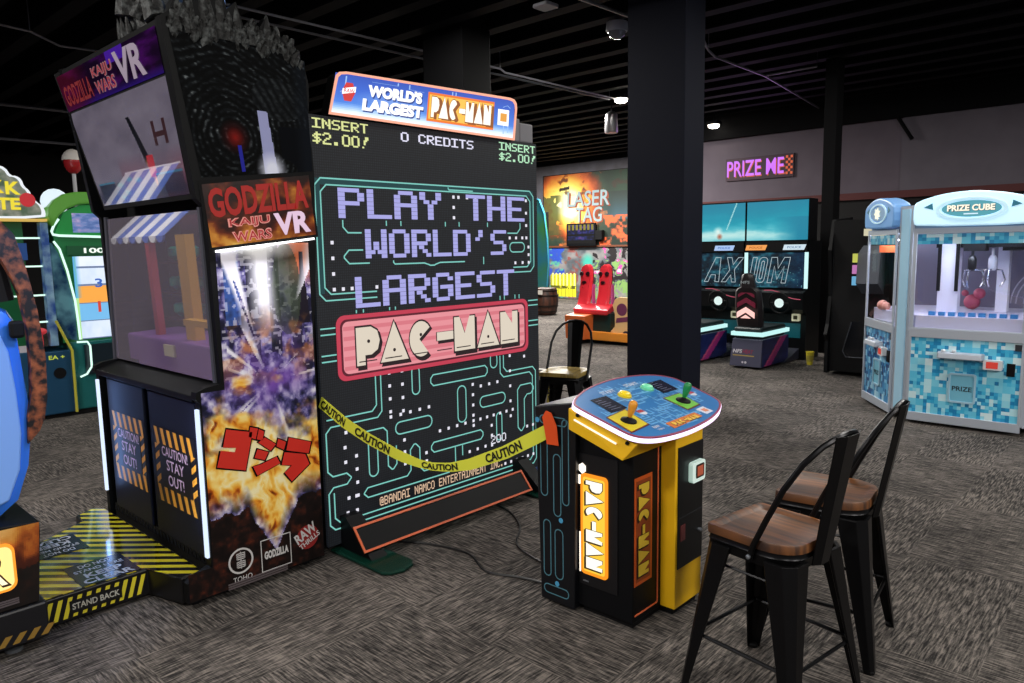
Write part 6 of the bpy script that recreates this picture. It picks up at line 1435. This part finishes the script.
# pale neon outlines
NG = glow('neon_mint', 'd8fff0', 1.2)
obj('curve_light', MB().tube([TFX(2.285, 1.735, .01), TFX(2.33, 1.66, .01), TFX(2.38, 1.45, .01), TFX(2.425, 1.15, .01), TFX(2.435, .95, .01), TFX(2.44, .76, .01)], .011, 8), NG, TM, smooth=True)
obj('marquee_light', MB().tube([TFX(2.80, 1.775, .012), TFX(2.34, 1.79, .012), TFX(2.285, 1.80, .012), TFX(2.275, 1.83, .012), TFX(2.30, 1.89, .012), TFX(2.345, 1.95, .012)], .012, 8), NG, TM, smooth=True)
obj('marquee_face', MB().poly(TFX, [(2.30, 1.79), (2.80, 1.77), (2.80, 2.10), (2.55, 2.09), (2.40, 2.02)], -.03, .0), mat('marquee_green', '1a7a38', .3, emit='1c8a40', es=.35), TM)
def lcd(s, t): return ramp(fbm(s * 6, t * 8, 411), [(0, '3a5a9a'), (.5, '7a92cc'), (.75, 'b0a0d0'), (1, 'd8e0f4')])
art('marquee_screen', TM, fquad(TFX, 2.465, 1.82, 2.80, 2.01, .003), 30, 20, lcd, artmat('lcd_art', .8, .2, 0))
ao = [(2.25, 1.975), (2.262, 2.06), (2.31, 2.13), (2.40, 2.19), (2.51, 2.215), (2.65, 2.22), (2.82, 2.215), (2.82, 2.09), (2.65, 2.105), (2.52, 2.09), (2.42, 2.045), (2.35, 1.985), (2.31, 1.92), (2.285, 1.87)]
obj('arch', MB().poly(TFX, ao, -.30, .05), mat('lime_plastic', '6fbf4a', .3), TM, bevel=.02, seg=3)
obj('lamp_dome', MB().ball((X0 - .12, 2.365, 2.125), .125, 18, (.9, 1, 1)), glow('dome_white', 'e6f6ff', 1.0), TM, smooth=True)
obj('side_dome', MB().poly(TFX, [(2.245, .98), (2.33, .78), (2.42, .75), (2.42, 1.1), (2.37, 1.42), (2.32, 1.62), (2.27, 1.72), (2.245, 1.72)], -.28, -.01), noisy('dome_tint', '14305a', '6aa0b0', 5, .1), TM)
obj('rail', MB().tube([TFX(2.235, .965, .03), TFX(2.30, .79, .03), TFX(2.352, .66, .03), TFX(2.35, .36, .03), TFX(2.346, .04, .03)], .013, 8), mat('rail_yellow', 'd0c848', .35), TM, smooth=True)
obj('handle_light', MB().tube([TFX(2.40, .738, .03), TFX(2.49, .735, .05), TFX(2.512, .69, .05), TFX(2.51, .48, .05), TFX(2.46, .41, .05), TFX(2.405, .385, .03)], .010, 8), NG, TM, smooth=True)

b = MB().ball((X0 - .0, 2.10, .87), .06, 12, (.6, 1, .6)).box(X0 - .06, X0, 2.08, 2.12, .72, .85); lampb = b

AM = thing('redemption_game', (-8.4, 1.9, 0), 'machine with a cartoon cloud-edged yellow lettered marquee at the left edge', 'arcade machine')
mo_ = [(1.60, 2.50), (1.75, 2.48), (1.88, 2.44), (1.95, 2.415), (1.985, 2.345), (2.03, 2.345), (2.07, 2.315), (2.085, 2.25), (2.125, 2.215), (2.145, 2.15), (2.175, 2.11), (2.225, 2.07), (2.245, 2.01), (2.235, 1.955), (1.60, 1.945)]
ma = obj('marquee', MB().poly(TFX, chaikin(mo_, 1), -.08, 0), glow('marquee_edge_white', 'eef4fa', 1.0), AM)
mi_ = [(1.60 + (a - 1.60) * .945, 1.95 + (b_ - 1.95) * .92 + .02) for a, b_ in mo_]
def cart(s, t): c = ramp(fbm(s * 7, t * 6, 421), [(0, '4a6a3a'), (.4, 'a8b8a0'), (.7, 'd8dcd0'), (1, 'f0f0e8')]); return c
obj('marquee_ground', MB().poly(TFX, chaikin(mi_, 1), .001, .004), noisy('cartoon_print', '6a8a70', 'd4d8cc', 9, .4), ma)
b = MB(); txt(b, 'K', TFX, 1.93, 2.17, .12, .12, .008, .04); txt(b, 'AK', TFX, 1.72, 2.18, .20, .12, .008, .04); txt(b, 'TE', TFX, 1.85, 2.03, .19, .11, .008, .04); obj('yellow_lettering', b, glow('toon_yellow', 'f0dc3a', 1.0), ma)
obj('red_blob', MB().disc(TFX, 2.10, 2.125, .065, .006, .012, 18), glow('toon_red', 'd03038', .8), ma)
obj('marquee_ledge', MB().box(X0 - .1, X0 + .02, 1.6, 2.245, 1.925, 1.95), glow('ledge_gold', 'e8c060', .8), ma)
obj('green_back', MB().box(-8.6, X0 - .06, 1.55, 2.05, .70, 1.92), mat('green_cell', '0f5a34', .4), AM)
b = MB()
for z in (1.76, 1.49, 1.21, .95): b.box(X0 - .06, X0 - .045, 1.6, 2.19, z, z + .016)
obj('shelf_lights', b, NG, AM)
obj('blue_print', MB().fbox(FX(X0 - .055), 1.95, 2.07, 1.56, 1.72, 0, .005), mat('print_blue', '2a5aa8', .4), AM)
obj('side_post', MB().box(X0 - .1, X0, 2.185, 2.25, .72, 1.915), noisy('post_print', '2c56a8', '9ac4dc', 8, .4), AM)
obj('lower_cabinet', MB().box(-8.7, X0, 1.5, 2.05, .0, .68), mat('teal_blue_cabinet', '1c4a6a', .4), AM, bevel=.01)
obj('prize_shelf', MB().box(-8.6, X0 - .02, 1.6, 2.06, .68, .74), mat('shelf_pale', 'c8c4cc', .5), AM)
obj('red_lamp', lampb, mat('lamp_red', 'c83a40', .3, emit='c83a40', es=.4), AM, smooth=True)
RB = thing('ball_topper', (-8.9, 2.75, 2.2), 'red and white striped ball on a post above the green arch', 'ornament')
bc = (-8.9, 2.735, 2.585)
obj('ball', MB().ball(bc, .105, 20, (1, .85, 1.25)), mat('ball_red', 'b8262c', .25, coat=.5), RB, smooth=True)
cp = MB(); cp.lathe([(max(.001, .1065 * sin(radians(a))), .1065 * 1.25 * cos(radians(a))) for a in (84, 65, 45, 25, 8, 0)], bc, 20); obj('white_cap', cp, mat('ball_white', 'e8e2dc', .3), RB, smooth=True)
obj('post', MB().tube([(-8.9, 2.735, 1.2), (-8.9, 2.735, 2.47)], .02), mat('post_white', 'c8c8cc', .4), RB)
obj('stand', MB().lathe([(.18, 0), (.18, .03), (.05, .05), (.03, 1.2)], (-8.9, 2.735, 0), 16), BLACKM, RB, smooth=True)

# ================================================================== CARNIVAL BOOTH out of frame, seen mirrored in the cabinet's dark window
BT = thing('carnival_booth', (-7.0, .1, 0), 'striped-awning carnival booth seen only mirrored in the tall cabinet window', 'booth')
by = .30
aw = MB(); aw2 = MB()
for k in range(8):
    x0 = -7.86 + k * .155; m_ = aw if k % 2 == 0 else aw2
    m_.add([(x0, by, 1.70), (x0 + .155, by, 1.70), (x0 + .155, by - .35, 1.99), (x0, by - .35, 1.99)], [(0, 1, 2, 3)])
    for i in (0,): m_.poly(FY(by), [(x0 + .0775 + .077 * cos(a), 1.70 + .06 * sin(a)) for a in [pi + pi * j / 8 for j in range(9)]], -.01, .01)
aw.tube([(-7.86, by - .35, 1.99), (-6.62, by - .35, 1.99)], .01, 6)
o1 = obj('awning_white', aw, mat('awning_white', 'f0eef4', .6), BT); obj('awning_blue', aw2, mat('awning_blue', '4a6cc8', .6), BT)
obj('back_wall', MB().box(-7.9, -6.1, by - .75, by - .70, 0, 1.9), mat('booth_wall', '5a2a38', .7), BT)
obj('red_post', MB().box(-7.06, -6.98, by - .06, by, .6, 1.68), mat('post_red', 'a83040', .5), BT)
obj('gold_post', MB().box(-6.40, -6.22, by - .08, by, .45, 1.70), mat('post_gold', 'd09a30', .5), BT)
for x, z in ((-7.6, 1.52), (-7.25, 1.52), (-7.65, 1.22), (-7.42, 1.22), (-7.2, 1.22), (-7.62, .95), (-7.42, .95), (-7.2, .95), (-6.85, 1.5), (-6.85, 1.2), (-6.85, .95)):
    obj('teal_target', MB().lathe([(.02, 0), (.075, .05), (.075, .12), (.05, .14)], (x, by - .5, z - .07), 12), mat('target_teal', '2aa898', .4), BT, smooth=True)
b = MB()
for z in (1.14, .87, 1.44): b.box(-7.85, -6.5, by - .65, by - .4, z - .02, z)
obj('shelves', b, mat('booth_shelf', '4a2838', .6), BT)
obj('counter', MB().box(-7.5, -5.4, by - .4, by + .1, .35, .80), mat('counter_purple', '8a5aa8', .5), BT, bevel=.02)
obj('gold_rail', MB().box(-6.2, -5.0, by + .02, by + .1, .95, 1.0), mat('post_gold', 'd09a30', .5), BT)
obj('notice_card', MB().box(-6.62, -6.42, by + .1, by + .12, .66, .76), mat('card_cream', 'e8dcc0', .5), BT)
